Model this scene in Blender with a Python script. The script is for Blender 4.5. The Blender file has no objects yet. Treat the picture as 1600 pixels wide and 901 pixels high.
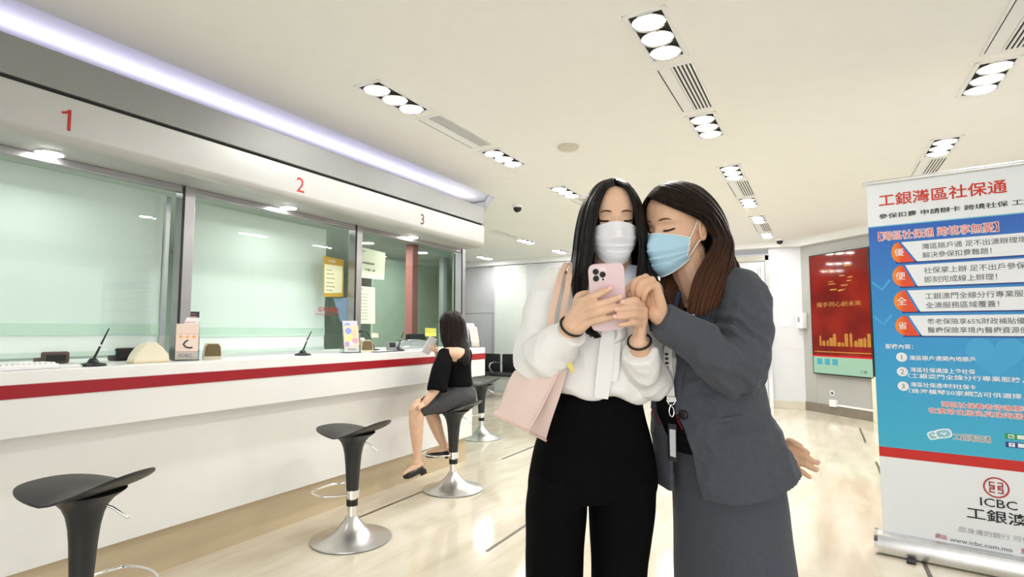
import bpy, bmesh, math, random
from mathutils import Vector, Matrix, noise, Quaternion
random.seed(7)
S = bpy.context.scene
COL = S.collection
PI = math.pi
# ------------------------------------------------------------------ camera
FPX, CX, CY, HC = 870.0, 800.0, 450.5, 1.25
TH = math.atan(65.5 / FPX)
PS = math.atan(480 * math.cos(TH) / FPX)
F = Vector((-math.sin(PS) * math.cos(TH), math.cos(PS) * math.cos(TH), math.sin(TH)))
R = Vector((math.cos(PS), math.sin(PS), 0))
U = R.cross(F)
FH = Vector((-math.sin(PS), math.cos(PS), 0))
ZA = Vector((0, 0, 1))
C0 = Vector((0, 0, HC))
cd = bpy.data.cameras.new('camera')
cd.sensor_width = 36.0
cd.lens = FPX / 1600 * 36.0
cam = bpy.data.objects.new('camera', cd)
COL.objects.link(cam)
cam.matrix_world = Matrix(((R.x, U.x, -F.x, 0), (R.y, U.y, -F.y, 0), (R.z, U.z, -F.z, HC), (0, 0, 0, 1)))
cd.clip_start = 0.05
S.camera = cam
# ------------------------------------------------------------------ view, world and large lights
S.view_settings.view_transform = 'Standard'
S.view_settings.look = 'None'
S.view_settings.gamma = 1.0
S.view_settings.use_curve_mapping = False
S.view_settings.exposure = 0.12
W = bpy.data.worlds.new('world')
S.world = W
W.use_nodes = True
W.node_tree.nodes['Background'].inputs[0].default_value = (0.95, 0.97, 1.0, 1)
W.node_tree.nodes['Background'].inputs[1].default_value = 0.6
LENS = 98.0
def area(name, loc, direction, sx, sy, power, color=(1, 1, 1)):
    l = bpy.data.lights.new(name, 'AREA')
    l.shape = 'RECTANGLE'; l.size = sx; l.size_y = sy; l.energy = power; l.color = color
    o = bpy.data.objects.new(name, l); COL.objects.link(o)
    o.location = loc
    d = Vector(direction)
    if abs(d.z) > 0.9 * d.length: o.rotation_euler = (0, math.atan2(-d.x, -d.z), 0)      # length stays along world y
    else: o.rotation_euler = d.to_track_quat('-Z', 'Y').to_euler()
    return o
# added fill lights out of view: behind the camera for the figures, and at right
area('front_fill', (1.0, -2.9, 1.3), (-0.12, 1, 0.10), 5.0, 1.9, 80, (1, 0.98, 0.95))
area('side_fill', (3.85, 3.0, 1.35), (-1, 0.1, 0.05), 6.0, 1.9, 20, (1, 0.98, 0.95))  # unseen soft fill added along the right side
# ------------------------------------------------------------------ helpers
def ray(px, py):
    return F + R * ((px - CX) / FPX) + U * ((CY - py) / FPX)
def P(px, py, d):                       # point seen at (px, py), d metres ahead of the camera
    r = ray(px, py)
    return C0 + r * (d / r.dot(FH))
def atz(px, py, z):
    r = ray(px, py); return C0 + r * ((z - HC) / r.z)
def atx(px, py, x):
    r = ray(px, py); return C0 + r * (x / r.x)
def aty(px, py, y):
    r = ray(px, py); return C0 + r * (y / r.y)
def L3(r, d, z):                        # camera-aligned horizontal frame -> world
    return R * r + FH * d + Vector((0, 0, z))
MATS = {}
def mat(name, col, rough=0.5, metal=0.0, spec=0.4, var=0.04, scale=8.0, bump=0.0, bscale=60.0, emis=None, es=0.0, coat=0.0, stretch=None, sss=0.0, sheen=0.0):
    if name in MATS: return MATS[name]
    m = bpy.data.materials.new(name); m.use_nodes = True
    nt = m.node_tree; b = nt.nodes['Principled BSDF']
    tc = nt.nodes.new('ShaderNodeTexCoord')
    mp = nt.nodes.new('ShaderNodeMapping')
    nt.links.new(tc.outputs['Object'], mp.inputs[0])
    if stretch: mp.inputs['Scale'].default_value = stretch
    c = Vector(col[:3])
    if var > 0:
        n = nt.nodes.new('ShaderNodeTexNoise'); n.inputs['Scale'].default_value = scale; n.inputs['Detail'].default_value = 4
        nt.links.new(mp.outputs[0], n.inputs['Vector'])
        rp = nt.nodes.new('ShaderNodeValToRGB')
        rp.color_ramp.elements[0].position = 0.3; rp.color_ramp.elements[1].position = 0.7
        rp.color_ramp.elements[0].color = (*[max(0, x * (1 - var)) for x in c], 1)
        rp.color_ramp.elements[1].color = (*[min(1, x * (1 + var)) for x in c], 1)
        nt.links.new(n.outputs[0], rp.inputs[0]); nt.links.new(rp.outputs[0], b.inputs['Base Color'])
    else:
        b.inputs['Base Color'].default_value = (*c, 1)
    b.inputs['Roughness'].default_value = rough
    b.inputs['Metallic'].default_value = metal
    b.inputs['Specular IOR Level'].default_value = spec
    b.inputs['Coat Weight'].default_value = coat
    b.inputs['Coat Roughness'].default_value = 0.08
    if sheen: b.inputs['Sheen Weight'].default_value = sheen
    if sss:
        b.inputs['Subsurface Weight'].default_value = sss
        b.inputs['Subsurface Radius'].default_value = (0.012, 0.005, 0.003)
        b.inputs['Subsurface Scale'].default_value = 0.6
    if bump:
        n2 = nt.nodes.new('ShaderNodeTexNoise'); n2.inputs['Scale'].default_value = bscale; n2.inputs['Detail'].default_value = 3
        nt.links.new(mp.outputs[0], n2.inputs['Vector'])
        bp = nt.nodes.new('ShaderNodeBump'); bp.inputs['Strength'].default_value = bump; bp.inputs['Distance'].default_value = 0.004
        nt.links.new(n2.outputs[0], bp.inputs['Height']); nt.links.new(bp.outputs[0], b.inputs['Normal'])
    if emis:
        b.inputs['Emission Color'].default_value = (*emis, 1); b.inputs['Emission Strength'].default_value = es
    MATS[name] = m
    return m
def glass_mat(name, tint, gloss_ior=1.5, frost=0.0, frost_col=(1, 1, 1)):
    if name in MATS: return MATS[name]
    m = bpy.data.materials.new(name); m.use_nodes = True
    nt = m.node_tree; nt.nodes.remove(nt.nodes['Principled BSDF'])
    out = nt.nodes['Material Output']
    t = nt.nodes.new('ShaderNodeBsdfTransparent'); t.inputs[0].default_value = (*tint, 1)
    g = nt.nodes.new('ShaderNodeBsdfGlossy'); g.inputs['Roughness'].default_value = 0.01
    fr = nt.nodes.new('ShaderNodeFresnel')
    ge = nt.nodes.new('ShaderNodeNewGeometry'); mm = nt.nodes.new('ShaderNodeMapRange')      # same reflectance from both sides of the pane
    mm.inputs['To Min'].default_value = gloss_ior; mm.inputs['To Max'].default_value = 1 / gloss_ior
    nt.links.new(ge.outputs['Backfacing'], mm.inputs[0]); nt.links.new(mm.outputs[0], fr.inputs[0])
    mx = nt.nodes.new('ShaderNodeMixShader')
    nt.links.new(fr.outputs[0], mx.inputs[0]); nt.links.new(g.outputs[0], mx.inputs[2])
    if frost:
        d = nt.nodes.new('ShaderNodeBsdfDiffuse'); d.inputs[0].default_value = (*frost_col, 1)
        m2 = nt.nodes.new('ShaderNodeMixShader'); m2.inputs[0].default_value = frost
        nt.links.new(t.outputs[0], m2.inputs[1]); nt.links.new(d.outputs[0], m2.inputs[2]); nt.links.new(m2.outputs[0], mx.inputs[1])
    else:
        nt.links.new(t.outputs[0], mx.inputs[1])
    nt.links.new(mx.outputs[0], out.inputs[0])
    MATS[name] = m
    return m
def link(name, me, m=None, parent=None, smooth=False, angle=None):
    o = bpy.data.objects.new(name, me); COL.objects.link(o)
    if m is not None:
        for mm in (m if isinstance(m, (list, tuple)) else [m]): me.materials.append(mm)
    if parent: o.parent = parent
    if smooth:
        me.polygons.foreach_set('use_smooth', [True] * len(me.polygons))
        if angle: me.set_sharp_from_angle(angle=math.radians(angle))
    me.update()
    return o
def obj(name, bm, m, parent=None, smooth=False, angle=40):
    bmesh.ops.recalc_face_normals(bm, faces=bm.faces)
    me = bpy.data.meshes.new(name); bm.to_mesh(me); bm.free()
    return link(name, me, m, parent, smooth, angle)
def empty(name, loc=(0, 0, 0), rz=0.0):
    o = bpy.data.objects.new(name, None); COL.objects.link(o)
    o.location = loc; o.rotation_euler = (0, 0, rz); o.empty_display_size = 0.1
    return o
def tag(o, label, cat, group=None, kind=None):
    o['label'] = label; o['category'] = cat
    if group: o['group'] = group
    if kind: o['kind'] = kind
    return o
def struct(o): o['kind'] = 'structure'; return o
def plabel(o, label): o['label'] = label; return o
def BM(): return bmesh.new()
def box(bm, lo, hi, bevel=0.0, M=None, seg=2):
    lo = Vector(lo); hi = Vector(hi)
    r = bmesh.ops.create_cube(bm, size=1.0)
    vs = r['verts']
    s = hi - lo; c = (hi + lo) / 2
    for v in vs: v.co = Vector((v.co.x * s.x, v.co.y * s.y, v.co.z * s.z)) + c
    if bevel > 0:
        es = list({e for v in vs for e in v.link_edges})
        r2 = bmesh.ops.bevel(bm, geom=es, offset=min(bevel, 0.49 * min(abs(s.x), abs(s.y), abs(s.z))), segments=seg, affect='EDGES', profile=0.5)
        vs = list({v for f in r2['faces'] for v in f.verts} | {v for v in vs if v.is_valid})
    if M is not None:
        for v in vs: v.co = M @ v.co
    return vs
def frame_of(t, ref=None):
    t = t.normalized()
    ref = ref or (ZA if abs(t.z) < 0.9 else Vector((1, 0, 0)))
    u = ref.cross(t)
    if u.length < 1e-5: u = Vector((1, 0, 0)).cross(t)
    u.normalize()
    return u, t.cross(u).normalized()
def skin_rings(bm, rings, cap0=True, cap1=True, closed=True):
    V = [[bm.verts.new(p) for p in r] for r in rings]
    n = len(V[0])
    for i in range(len(V) - 1):
        for j in range(n if closed else n - 1):
            k = (j + 1) % n
            try: bm.faces.new((V[i][j], V[i][k], V[i + 1][k], V[i + 1][j]))
            except ValueError: pass
    if closed and cap0: bm.faces.new(list(reversed(V[0])))
    if closed and cap1: bm.faces.new(V[-1])
    return V
def tube(bm, pts, rad, n=10, ref=None, flat=1.0, round_ends=False, cap=True):
    pts = [Vector(p) for p in pts]
    rad = list(rad) if isinstance(rad, (list, tuple)) else [rad] * len(pts)
    if round_ends:
        a = (pts[0] - pts[1]).normalized(); b = (pts[-1] - pts[-2]).normalized()
        p0, r0, p1, r1 = pts[0], rad[0], pts[-1], rad[-1]
        pre = [(p0 + a * r0 * math.sin(q), r0 * math.cos(q)) for q in (1.45, 1.05, 0.55)]
        post = [(p1 + b * r1 * math.sin(q), r1 * math.cos(q)) for q in (0.55, 1.05, 1.45)]
        pts = [x[0] for x in pre] + pts + [x[0] for x in post]
        rad = [x[1] for x in pre] + rad + [x[1] for x in post]
    rings = []
    u = None
    for i, p in enumerate(pts):
        t = (pts[min(i + 1, len(pts) - 1)] - pts[max(i - 1, 0)])
        if t.length < 1e-9: t = Vector((0, 0, 1))
        t.normalize()
        if ref is not None: u, v = frame_of(t, Vector(ref))
        elif u is None: u, v = frame_of(t)
        else:
            u = u - t * u.dot(t)
            u = u.normalized() if u.length > 1e-6 else frame_of(t)[0]
            v = t.cross(u).normalized()
        rings.append([p + u * (rad[i] * math.cos(2 * PI * k / n)) + v * (rad[i] * flat * math.sin(2 * PI * k / n)) for k in range(n)])
    return skin_rings(bm, rings, cap, cap)
def smooth_path(pts, k=6):
    pts = [Vector(p) for p in pts]; out = []
    for i in range(len(pts) - 1):
        p0 = pts[max(i - 1, 0)]; p1 = pts[i]; p2 = pts[i + 1]; p3 = pts[min(i + 2, len(pts) - 1)]
        for j in range(k):
            t = j / k
            out.append(0.5 * ((2 * p1) + (p2 - p0) * t + (2 * p0 - 5 * p1 + 4 * p2 - p3) * t * t + (3 * p1 - p0 - 3 * p2 + p3) * t ** 3))
    out.append(pts[-1]); return out
def smooth_vals(v, k=6):
    return [x.x for x in smooth_path([Vector((a, 0, 0)) for a in v], k)]
def lathe(bm, prof, c=(0, 0, 0), n=32, M=None):
    rings = []
    c = Vector(c)
    for r, z in prof:
        ring = [c + Vector((max(r, 1e-4) * math.cos(2 * PI * k / n), max(r, 1e-4) * math.sin(2 * PI * k / n), z)) for k in range(n)]
        if M is not None: ring = [M @ p for p in ring]
        rings.append(ring)
    return skin_rings(bm, rings)
def prism(bm, poly, depth, M=None):      # polygon in local x,z plane, thickness along +y
    a = [Vector((x, 0, z)) for x, z in poly]; b = [Vector((x, depth, z)) for x, z in poly]
    if M is not None: a = [M @ p for p in a]; b = [M @ p for p in b]
    va = [bm.verts.new(p) for p in a]; vb = [bm.verts.new(p) for p in b]
    n = len(a)
    bm.faces.new(va); bm.faces.new(list(reversed(vb)))
    for i in range(n): bm.faces.new((va[i], va[(i + 1) % n], vb[(i + 1) % n], vb[i]))
def text(name, body, m, parent, M, height, width=None, ext=0.0006, bold=0.0, align='LEFT', weld=True):
    cu = bpy.data.curves.new(name, 'FONT'); cu.body = body; cu.size = 1.0; cu.extrude = 0.0; cu.offset = bold
    cu.resolution_u = 2
    t = bpy.data.objects.new(name, cu); COL.objects.link(t)
    dg = bpy.context.evaluated_depsgraph_get()
    me = bpy.data.meshes.new_from_object(t.evaluated_get(dg))
    bpy.data.objects.remove(t)
    xs = [v.co.x for v in me.vertices]; ys = [v.co.y for v in me.vertices]
    if not xs: return None
    x0, x1, y0, y1 = min(xs), max(xs), min(ys), max(ys)
    sy = height / max(1e-6, y1 - y0); sx = width / max(1e-6, x1 - x0) if width else sy
    off = {'LEFT': 0, 'CENTER': 0.5, 'RIGHT': 1}[align] * (x1 - x0)
    for v in me.vertices:                    # text drawn in local x,z; faces -y
        v.co = M @ Vector(((v.co.x - x0 - off) * sx, 0, (v.co.y - y0) * sy))
    bm = BM(); bm.from_mesh(me)
    nrm = (M.to_3x3() @ Vector((0, -1, 0))).normalized()
    for f in bm.faces:
        f.normal_update()
        if f.normal.dot(nrm) < 0: f.normal_flip()
    if ext > 0:
        fs = list(bm.faces)
        r = bmesh.ops.extrude_face_region(bm, geom=fs)
        for v in [g for g in r['geom'] if isinstance(g, bmesh.types.BMVert)]: v.co += nrm * ext
    bm.to_mesh(me); bm.free()
    me.materials.clear()
    return link(name, me, m, parent)
def frameM(origin, ex, ez):                # local x->ex, z->ez, y = away from the viewer
    ex = Vector(ex).normalized(); ez = Vector(ez).normalized(); ey = ez.cross(ex)
    o = Vector(origin)
    return Matrix(((ex.x, ey.x, ez.x, o.x), (ex.y, ey.y, ez.y, o.y), (ex.z, ey.z, ez.z, o.z), (0, 0, 0, 1)))
def remesh(bm, voxel, smooth=2, fac=0.5, name='tmp', post=None):
    bmesh.ops.recalc_face_normals(bm, faces=bm.faces)
    me = bpy.data.meshes.new(name); bm.to_mesh(me); bm.free()
    o = bpy.data.objects.new(name, me); COL.objects.link(o)
    md = o.modifiers.new('r', 'REMESH'); md.mode = 'VOXEL'; md.voxel_size = voxel; md.use_smooth_shade = True
    if smooth:
        sm = o.modifiers.new('s', 'SMOOTH'); sm.factor = fac; sm.iterations = smooth
    dg = bpy.context.evaluated_depsgraph_get()
    out = bpy.data.meshes.new_from_object(o.evaluated_get(dg))
    bpy.data.objects.remove(o); bpy.data.meshes.remove(me)
    if post:
        ns = [v.normal.copy() for v in out.vertices]
        for v, n in zip(out.vertices, ns): v.co = post(v.co.copy(), n)
    out.materials.clear()
    return out
def folds(amp, sc, stretch=(1, 1, 1), seed=0.0):
    st = Vector(stretch)
    def f(p, n):
        q = Vector((p.x * st.x, p.y * st.y, p.z * st.z)) * sc + Vector((seed, seed * 1.7, seed * 0.3))
        a = noise.noise(q); b = noise.noise(q * 2.1)
        return p + n * (amp * (1 - abs(a) * 2.2) * 0.7 + amp * 0.35 * b)
    return f
def copy_thing(o, loc=None, rz=None):
    c = o.copy(); COL.objects.link(c)
    if loc is not None: c.location = loc
    if rz is not None: c.rotation_euler = (0, 0, rz)
    for ch in list(o.children):
        d = ch.copy(); COL.objects.link(d); d.parent = c
        for g in list(ch.children):
            e = g.copy(); COL.objects.link(e); e.parent = d
    return c
# ------------------------------------------------------------------ materials of the place
M_ceil = mat('ceiling_paint', (0.89, 0.885, 0.86), 0.8, var=0.01)
M_white = mat('white_paint', (0.86, 0.86, 0.86), 0.6, var=0.01)
M_cove = mat('cove_paint', (0.80, 0.79, 0.88), 0.7, var=0.01)
M_grey = mat('grey_wall_panel', (0.60, 0.61, 0.64), 0.45, var=0.03, scale=2)
M_greyl = mat('light_wall_panel', (0.66, 0.67, 0.70), 0.35, var=0.02, scale=2)
M_taupe = mat('taupe_wall_panel', (0.42, 0.415, 0.40), 0.45, var=0.03, scale=2)
M_alu = mat('brushed_aluminium', (0.72, 0.73, 0.75), 0.32, 1.0, var=0.05, scale=30, stretch=(1, 1, 0.05))
M_satin = mat('satin_metal_fascia', (0.46, 0.46, 0.445), 0.42, 0.4, var=0.02)
M_satin2 = mat('upper_fascia_metal', (0.24, 0.24, 0.235), 0.5, 0.2, var=0.02)
M_post = mat('post_steel', (0.42, 0.41, 0.42), 0.35, 0.9, var=0.08, scale=4, stretch=(1, 1, 0.6))
M_chrome = mat('chrome', (0.86, 0.86, 0.86), 0.12, 1.0, var=0.0)
M_steel = mat('brushed_steel', (0.66, 0.66, 0.65), 0.3, 1.0, var=0.06, scale=20)
M_black = mat('black_plastic', (0.012, 0.012, 0.013), 0.42, var=0.1)
M_dark = mat('dark_gap', (0.02, 0.02, 0.02), 0.7, var=0.1)
M_cwhite = mat('counter_white', (0.82, 0.82, 0.80), 0.22, var=0.01, coat=0.3)
M_ctop = mat('counter_top_stone', (0.86, 0.86, 0.85), 0.25, var=0.02)
M_red = mat('red_stripe', (0.33, 0.010, 0.018), 0.35, var=0.03)
M_redt = mat('red_print', (0.40, 0.02, 0.015), 0.5, var=0.0)
M_plinth = mat('beige_marble_plinth', (0.60, 0.49, 0.33), 0.3, var=0.12, scale=3, stretch=(1, 0.3, 2))
M_skirt = mat('dark_skirting', (0.22, 0.19, 0.15), 0.4, var=0.1)
M_cream = mat('cream_plastic', (0.78, 0.72, 0.56), 0.45, var=0.02)
M_paper = mat('white_paper', (0.84, 0.84, 0.82), 0.7, var=0.01)
M_wplast = mat('white_plastic', (0.85, 0.85, 0.85), 0.35, var=0.01)
M_blind = mat('pale_green_blind', (0.82, 0.90, 0.86), 0.8, var=0.015, scale=3)
M_int = mat('staff_room_wall', (0.42, 0.52, 0.45), 0.7, var=0.03)
M_intc = mat('staff_room_ceiling', (0.36, 0.42, 0.39), 0.8, var=0.02)
M_glass = glass_mat('teller_glass', (0.94, 0.972, 0.958), 1.45)
M_ink = mat('black_ink', (0.02, 0.02, 0.025), 0.6, var=0.0)
M_lens = mat('lamp_lens', (1, 1, 1), 0.4, var=0.0, emis=(1.0, 0.985, 0.955), es=LENS)
def floor_mat():
    m = bpy.data.materials.new('cream_marble_floor'); m.use_nodes = True
    nt = m.node_tree; b = nt.nodes['Principled BSDF']; L = nt.links.new
    tc = nt.nodes.new('ShaderNodeTexCoord')
    mp = nt.nodes.new('ShaderNodeMapping'); mp.inputs['Scale'].default_value = (3.2, 0.7, 1)
    L(tc.outputs['Object'], mp.inputs[0])
    n = nt.nodes.new('ShaderNodeTexNoise'); n.inputs['Scale'].default_value = 2.0; n.inputs['Detail'].default_value = 7; n.inputs['Distortion'].default_value = 0.6
    L(mp.outputs[0], n.inputs['Vector'])
    br = nt.nodes.new('ShaderNodeTexBrick'); br.inputs['Scale'].default_value = 1.0
    br.inputs['Brick Width'].default_value = 1.06; br.inputs['Row Height'].default_value = 0.53; br.inputs['Mortar Size'].default_value = 0.0015
    br.inputs['Color1'].default_value = (0.0, 0.0, 0.0, 1); br.inputs['Color2'].default_value = (1, 1, 1, 1); br.inputs['Mortar'].default_value = (0.5, 0.5, 0.5, 1)
    rot = nt.nodes.new('ShaderNodeMapping'); rot.inputs['Rotation'].default_value = (0, 0, PI / 2); L(tc.outputs['Object'], rot.inputs[0]); L(rot.outputs[0], br.inputs['Vector'])
    mx = nt.nodes.new('ShaderNodeMath'); mx.operation = 'MULTIPLY_ADD'; mx.inputs[1].default_value = 0.10
    L(br.outputs['Color'], mx.inputs[0]); L(n.outputs[0], mx.inputs[2])
    rp = nt.nodes.new('ShaderNodeValToRGB'); e = rp.color_ramp.elements
    e[0].position = 0.36; e[0].color = (0.55, 0.49, 0.375, 1)
    e[1].position = 0.66; e[1].color = (0.66, 0.61, 0.50, 1)
    x = e.new(0.5); x.color = (0.605, 0.55, 0.435, 1)
    L(mx.outputs[0], rp.inputs[0]); L(rp.outputs[0], b.inputs['Base Color'])
    b.inputs['Roughness'].default_value = 0.1; b.inputs['Specular IOR Level'].default_value = 0.5
    return m
M_floor = floor_mat()
# ------------------------------------------------------------------ room shell
CZ = 2.70
bm = BM(); box(bm, (-8.5, -3.2, -0.1), (4.2, 11.5, 0)); struct(obj('floor', bm, M_floor))
# ceiling with the cove opening beside the bulkhead
bm = BM()
poly = [(-3.05, -3.2), (4.2, -3.2), (4.2, 11.5), (-8.5, 11.5), (-8.5, 5.72), (-3.53, 5.72), (-3.05, 5.16)]
for zz in ((CZ, CZ + 0.12),):
    a = [bm.verts.new((x, y, CZ)) for x, y in poly]; b = [bm.verts.new((x, y, CZ + 0.12)) for x, y in poly]
    bm.faces.new(a); bm.faces.new(b)
    for i in range(len(poly)):
        j = (i + 1) % len(poly); bm.faces.new((a[i], a[j], b[j], b[i]))
struct(obj('ceiling', bm, M_ceil))
bm = BM(); box(bm, (-8.5, -3.2, CZ + 0.13), (-2.9, 5.9, CZ + 0.2)); struct(obj('ceiling_cove', bm, M_cove))
bm = BM()
box(bm, (-3.10, -3.2, CZ + 0.055), (-3.05, 5.14, CZ + 0.128), 0.004)
struct(obj('trim_1', bm, M_white))
# cove strip lamp lying on the bulkhead, behind its upper edge
area('cove_light', (-3.60, 1.3, 2.71), (0.35, 0, 1), 0.10, 8.4, 11, (0.86, 0.84, 1.0))
# outer walls
bm = BM(); box(bm, (-8.5, 10.05, 0), (-1.30, 10.2, 2.62)); struct(obj('wall_far', bm, M_grey))
bm = BM(); box(bm, (-0.69, 10.05, 0.12), (-0.22, 10.2, 2.60)); 
for zz in (0.95, 1.72): box(bm, (-0.69, 10.046, zz), (-0.22, 10.06, zz + 0.006))
struct(obj('wall_far_panel', bm, M_greyl))
bm = BM(); box(bm, (-0.69, 10.035, 0), (-0.20, 10.2, 0.13), 0.004); struct(obj('baseboard_far', bm, mat('pale_skirting', (0.62, 0.58, 0.48), 0.35)))
bm = BM(); box(bm, (-8.5, 9.93, 2.60), (-0.15, 10.2, 2.735), 0.01); struct(obj('trim_2', bm, M_white))
TV0 = Vector((-0.223, 10.052, 0)); TVD = Vector((0.7071, -0.7071, 0))
MT = frameM(TV0, TVD, ZA)      # local x along the wall, y behind it
bm = BM(); box(bm, (0, 0, 0.13), (4.5, 0.15, 2.62), M=MT)
for zz in (0.93, 1.66): box(bm, (0, -0.002, zz), (4.5, 0.01, zz + 0.006), M=MT)
box(bm, (0.225, -0.002, 0.13), (0.231, 0.01, 2.6), M=MT)
struct(obj('wall_angled', bm, M_taupe))
bm = BM(); box(bm, (-0.01, -0.018, 0), (4.5, 0.15, 0.135), 0.004, M=MT); struct(obj('baseboard_angled', bm, M_skirt))
bm = BM(); box(bm, (-0.06, -0.12, 2.59), (4.5, 0.15, 2.735), 0.01, M=MT); struct(obj('trim_3', bm, M_white))
bm = BM(); box(bm, (1.235, -0.07, 0), (1.33, 0.0, 0.62), 0.006, M=MT); struct(obj('trim_4', bm, M_cream))
bm = BM(); box(bm, (4.0, -3.2, 0), (4.2, -0.7, 2.7)); box(bm, (4.0, 6.7, 0), (4.2, 11.5, 2.7)); box(bm, (4.0, -0.7, 0), (4.2, 6.7, 0.25)); box(bm, (4.0, -0.7, 2.62), (4.2, 6.7, 2.7)); struct(obj('wall_right', bm, M_white))
bm = BM(); box(bm, (-8.5, -3.2, 0), (-8.4, 11.5, 2.7)); struct(obj('wall_left', bm, M_grey))
# far glazed door with its steel frame
dr = empty('door_1', (-1.0, 10.05, 0)); struct(dr)
bm = BM(); box(bm, (-0.745, 9.99, 0), (-0.685, 10.12, 2.50), 0.004); box(bm, (-1.9, 9.99, 2.40), (-0.685, 10.12, 2.49), 0.004); box(bm, (-1.96, 9.99, 0), (-1.9, 10.12, 2.5), 0.004)
o = obj('door_frame', bm, M_chrome); o.parent = dr; o.matrix_parent_inverse = Matrix.Translation((1.0, -10.05, 0))
bm = BM(); box(bm, (-1.9, 10.04, 0.02), (-0.76, 10.08, 2.40), 0.004)
o = obj('door_leaf', bm, M_greyl); o.parent = dr; o.matrix_parent_inverse = Matrix.Translation((1.0, -10.05, 0))
bm = BM(); tube(bm, [(-0.83, 9.99, 1.5), (-0.83, 9.99, 2.28)], 0.02, 12, round_ends=True)
for zz in (1.6, 2.18): tube(bm, [(-0.83, 9.99, zz), (-0.83, 10.05, zz)], 0.011, 8)
box(bm, (-1.06, 9.985, 2.20), (-0.94, 10.045, 2.24), 0.01)
o = obj('door_handle', bm, M_steel, smooth=True); o.parent = dr; o.matrix_parent_inverse = Matrix.Translation((1.0, -10.05, 0))
# frosted glass panel on the far left wall
bm = BM(); box(bm, (-5.90, 10.0, 0), (-5.15, 10.05, 2.59), 0.004); o = obj('window_1', bm, mat('frosted_panel', (0.80, 0.86, 0.82), 0.25, var=0.02)); struct(o)
bm = BM(); box(bm, (-5.16, 9.98, 0), (-5.10, 10.06, 2.6), 0.003); box(bm, (-5.93, 9.99, 0), (-5.89, 10.06, 2.6), 0.003); struct(obj('trim_5', bm, M_greyl))
bm = BM(); box(bm, (-5.10, 9.97, 0), (-4.2, 10.05, 2.59), 0.003); box(bm, (-8.5, 10.04, 1.62), (-5.9, 10.05, 1.63)); struct(obj('trim_6', bm, M_greyl))
# dark inlay strips in the floor
bm = BM()
for x, y0, y1 in ((-2.75, 2.80, 3.87), (-2.75, 4.80, 5.87), (-2.75, 6.8, 7.87), (-1.70, 2.79, 3.86), (-1.70, 4.8, 5.86), (0.41, 7.46, 8.53), (0.43, 5.36, 6.43), (0.45, 3.26, 4.33)):
    box(bm, (x - 0.011, y0, -0.01), (x + 0.011, y1, 0.0012))
struct(obj('trim_7', bm, mat('dark_inlay', (0.10, 0.085, 0.06), 0.3)))
# ------------------------------------------------------------------ ceiling lights and air vents
def unit_light(n):
    t = empty('ceiling_light')
    ln = 0.52
    bm = BM()
    for lo, hi in (((-0.102, 0, -0.006), (-0.078, ln, 0.02)), ((0.078, 0, -0.006), (0.102, ln, 0.02)), ((-0.102, 0, -0.006), (0.102, 0.026, 0.02)), ((-0.102, ln - 0.026, -0.006), (0.102, ln, 0.02))): box(bm, lo, hi, 0.002)
    obj('frame', bm, M_white, t)
    bm = BM(); box(bm, (-0.079, 0.025, -0.0015), (0.079, ln - 0.025, 0.03)); obj('housing', bm, M_dark, t)
    pos = [0.098, 0.26, 0.422] if n == 3 else [0.14, 0.38]
    for k, y in enumerate(pos):
        bm = BM(); lathe(bm, [(0.078, -0.002), (0.081, -0.012), (0.078, -0.016), (0.070, -0.010), (0.068, -0.004)], (0, y, 0), 28)
        lp = obj('lamp', bm, M_chrome, t, True)
        bm = BM(); lathe(bm, [(0.07, -0.004), (0.07, -0.0105), (0.055, -0.017), (0.03, -0.021), (0.0, -0.022)], (0, y, 0), 28)
        obj('lens', bm, M_lens, lp, True)
    return t
def unit_vent(ln=0.70):
    t = empty('ceiling_vent')
    bm = BM(); box(bm, (-0.092, 0, -0.001), (0.092, ln, 0.02)); obj('duct', bm, M_dark, t)
    bm = BM()
    for lo, hi in (((-0.105, 0, -0.006), (-0.092, ln, 0.02)), ((0.092, 0, -0.006), (0.105, ln, 0.02)), ((-0.105, -0.01, -0.006), (0.105, 0.01, 0.02)), ((-0.105, ln - 0.01, -0.006), (0.105, ln + 0.01, 0.02)), ((-0.085, 0, -0.004), (-0.02, ln, 0.01))): box(bm, lo, hi, 0.001)
    obj('frame', bm, M_white, t)
    bm = BM()
    for x in (-0.012, 0.01, 0.032, 0.054, 0.076): box(bm, (x - 0.006, 0.005, -0.004), (x + 0.006, ln - 0.005, 0.012), 0.001)
    obj('slats', bm, M_white, t)
    return t
l3, v1 = unit_light(3), unit_vent()
first = {'l': True, 'v': True}
rowname = {-2.28: 'the row nearest the counter', -0.65: 'the middle row', 0.90: 'the row at right', -4.13: 'the far left row', -5.80: 'the row beyond the teller windows'}
ordn = ['nearest', 'second', 'third', 'fourth', 'fifth', 'sixth', 'seventh']
cnt = {}
def put(kind, x, y):
    src = l3 if kind == 'l' else v1
    o = src if first[kind] else copy_thing(src)
    first[kind] = False
    o.location = (x, y, CZ)
    k = cnt.get((kind, x), 0); cnt[(kind, x)] = k + 1
    if kind == 'l': tag(o, 'recessed ceiling light of three round lamps, %s in %s' % (ordn[k], rowname[x]), 'ceiling light', 'recessed three-lamp ceiling lights')
    else: tag(o, 'slotted white ceiling air vent, %s in %s' % (ordn[k], rowname[x]), 'air vent', 'slotted ceiling air vents')
for x, y0s in ((-2.28, (2.36, 5.05, 7.70)), (-0.65, (2.415, 5.12, 7.59))):
    for y in y0s:
        put('l', x, y); put('v', x, y + 0.60); put('l', x, y + 1.38)
put('v', 0.90, 2.98); put('l', 0.90, 3.78); put('l', 0.90, 5.16); put('v', 0.90, 5.76); put('l', 0.90, 6.54); put('l', 0.90, 7.85)
put('v', -4.13, 6.9); put('l', -4.13, 7.72); put('l', -4.13, 9.05); put('l', -5.80, 9.15)
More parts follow.
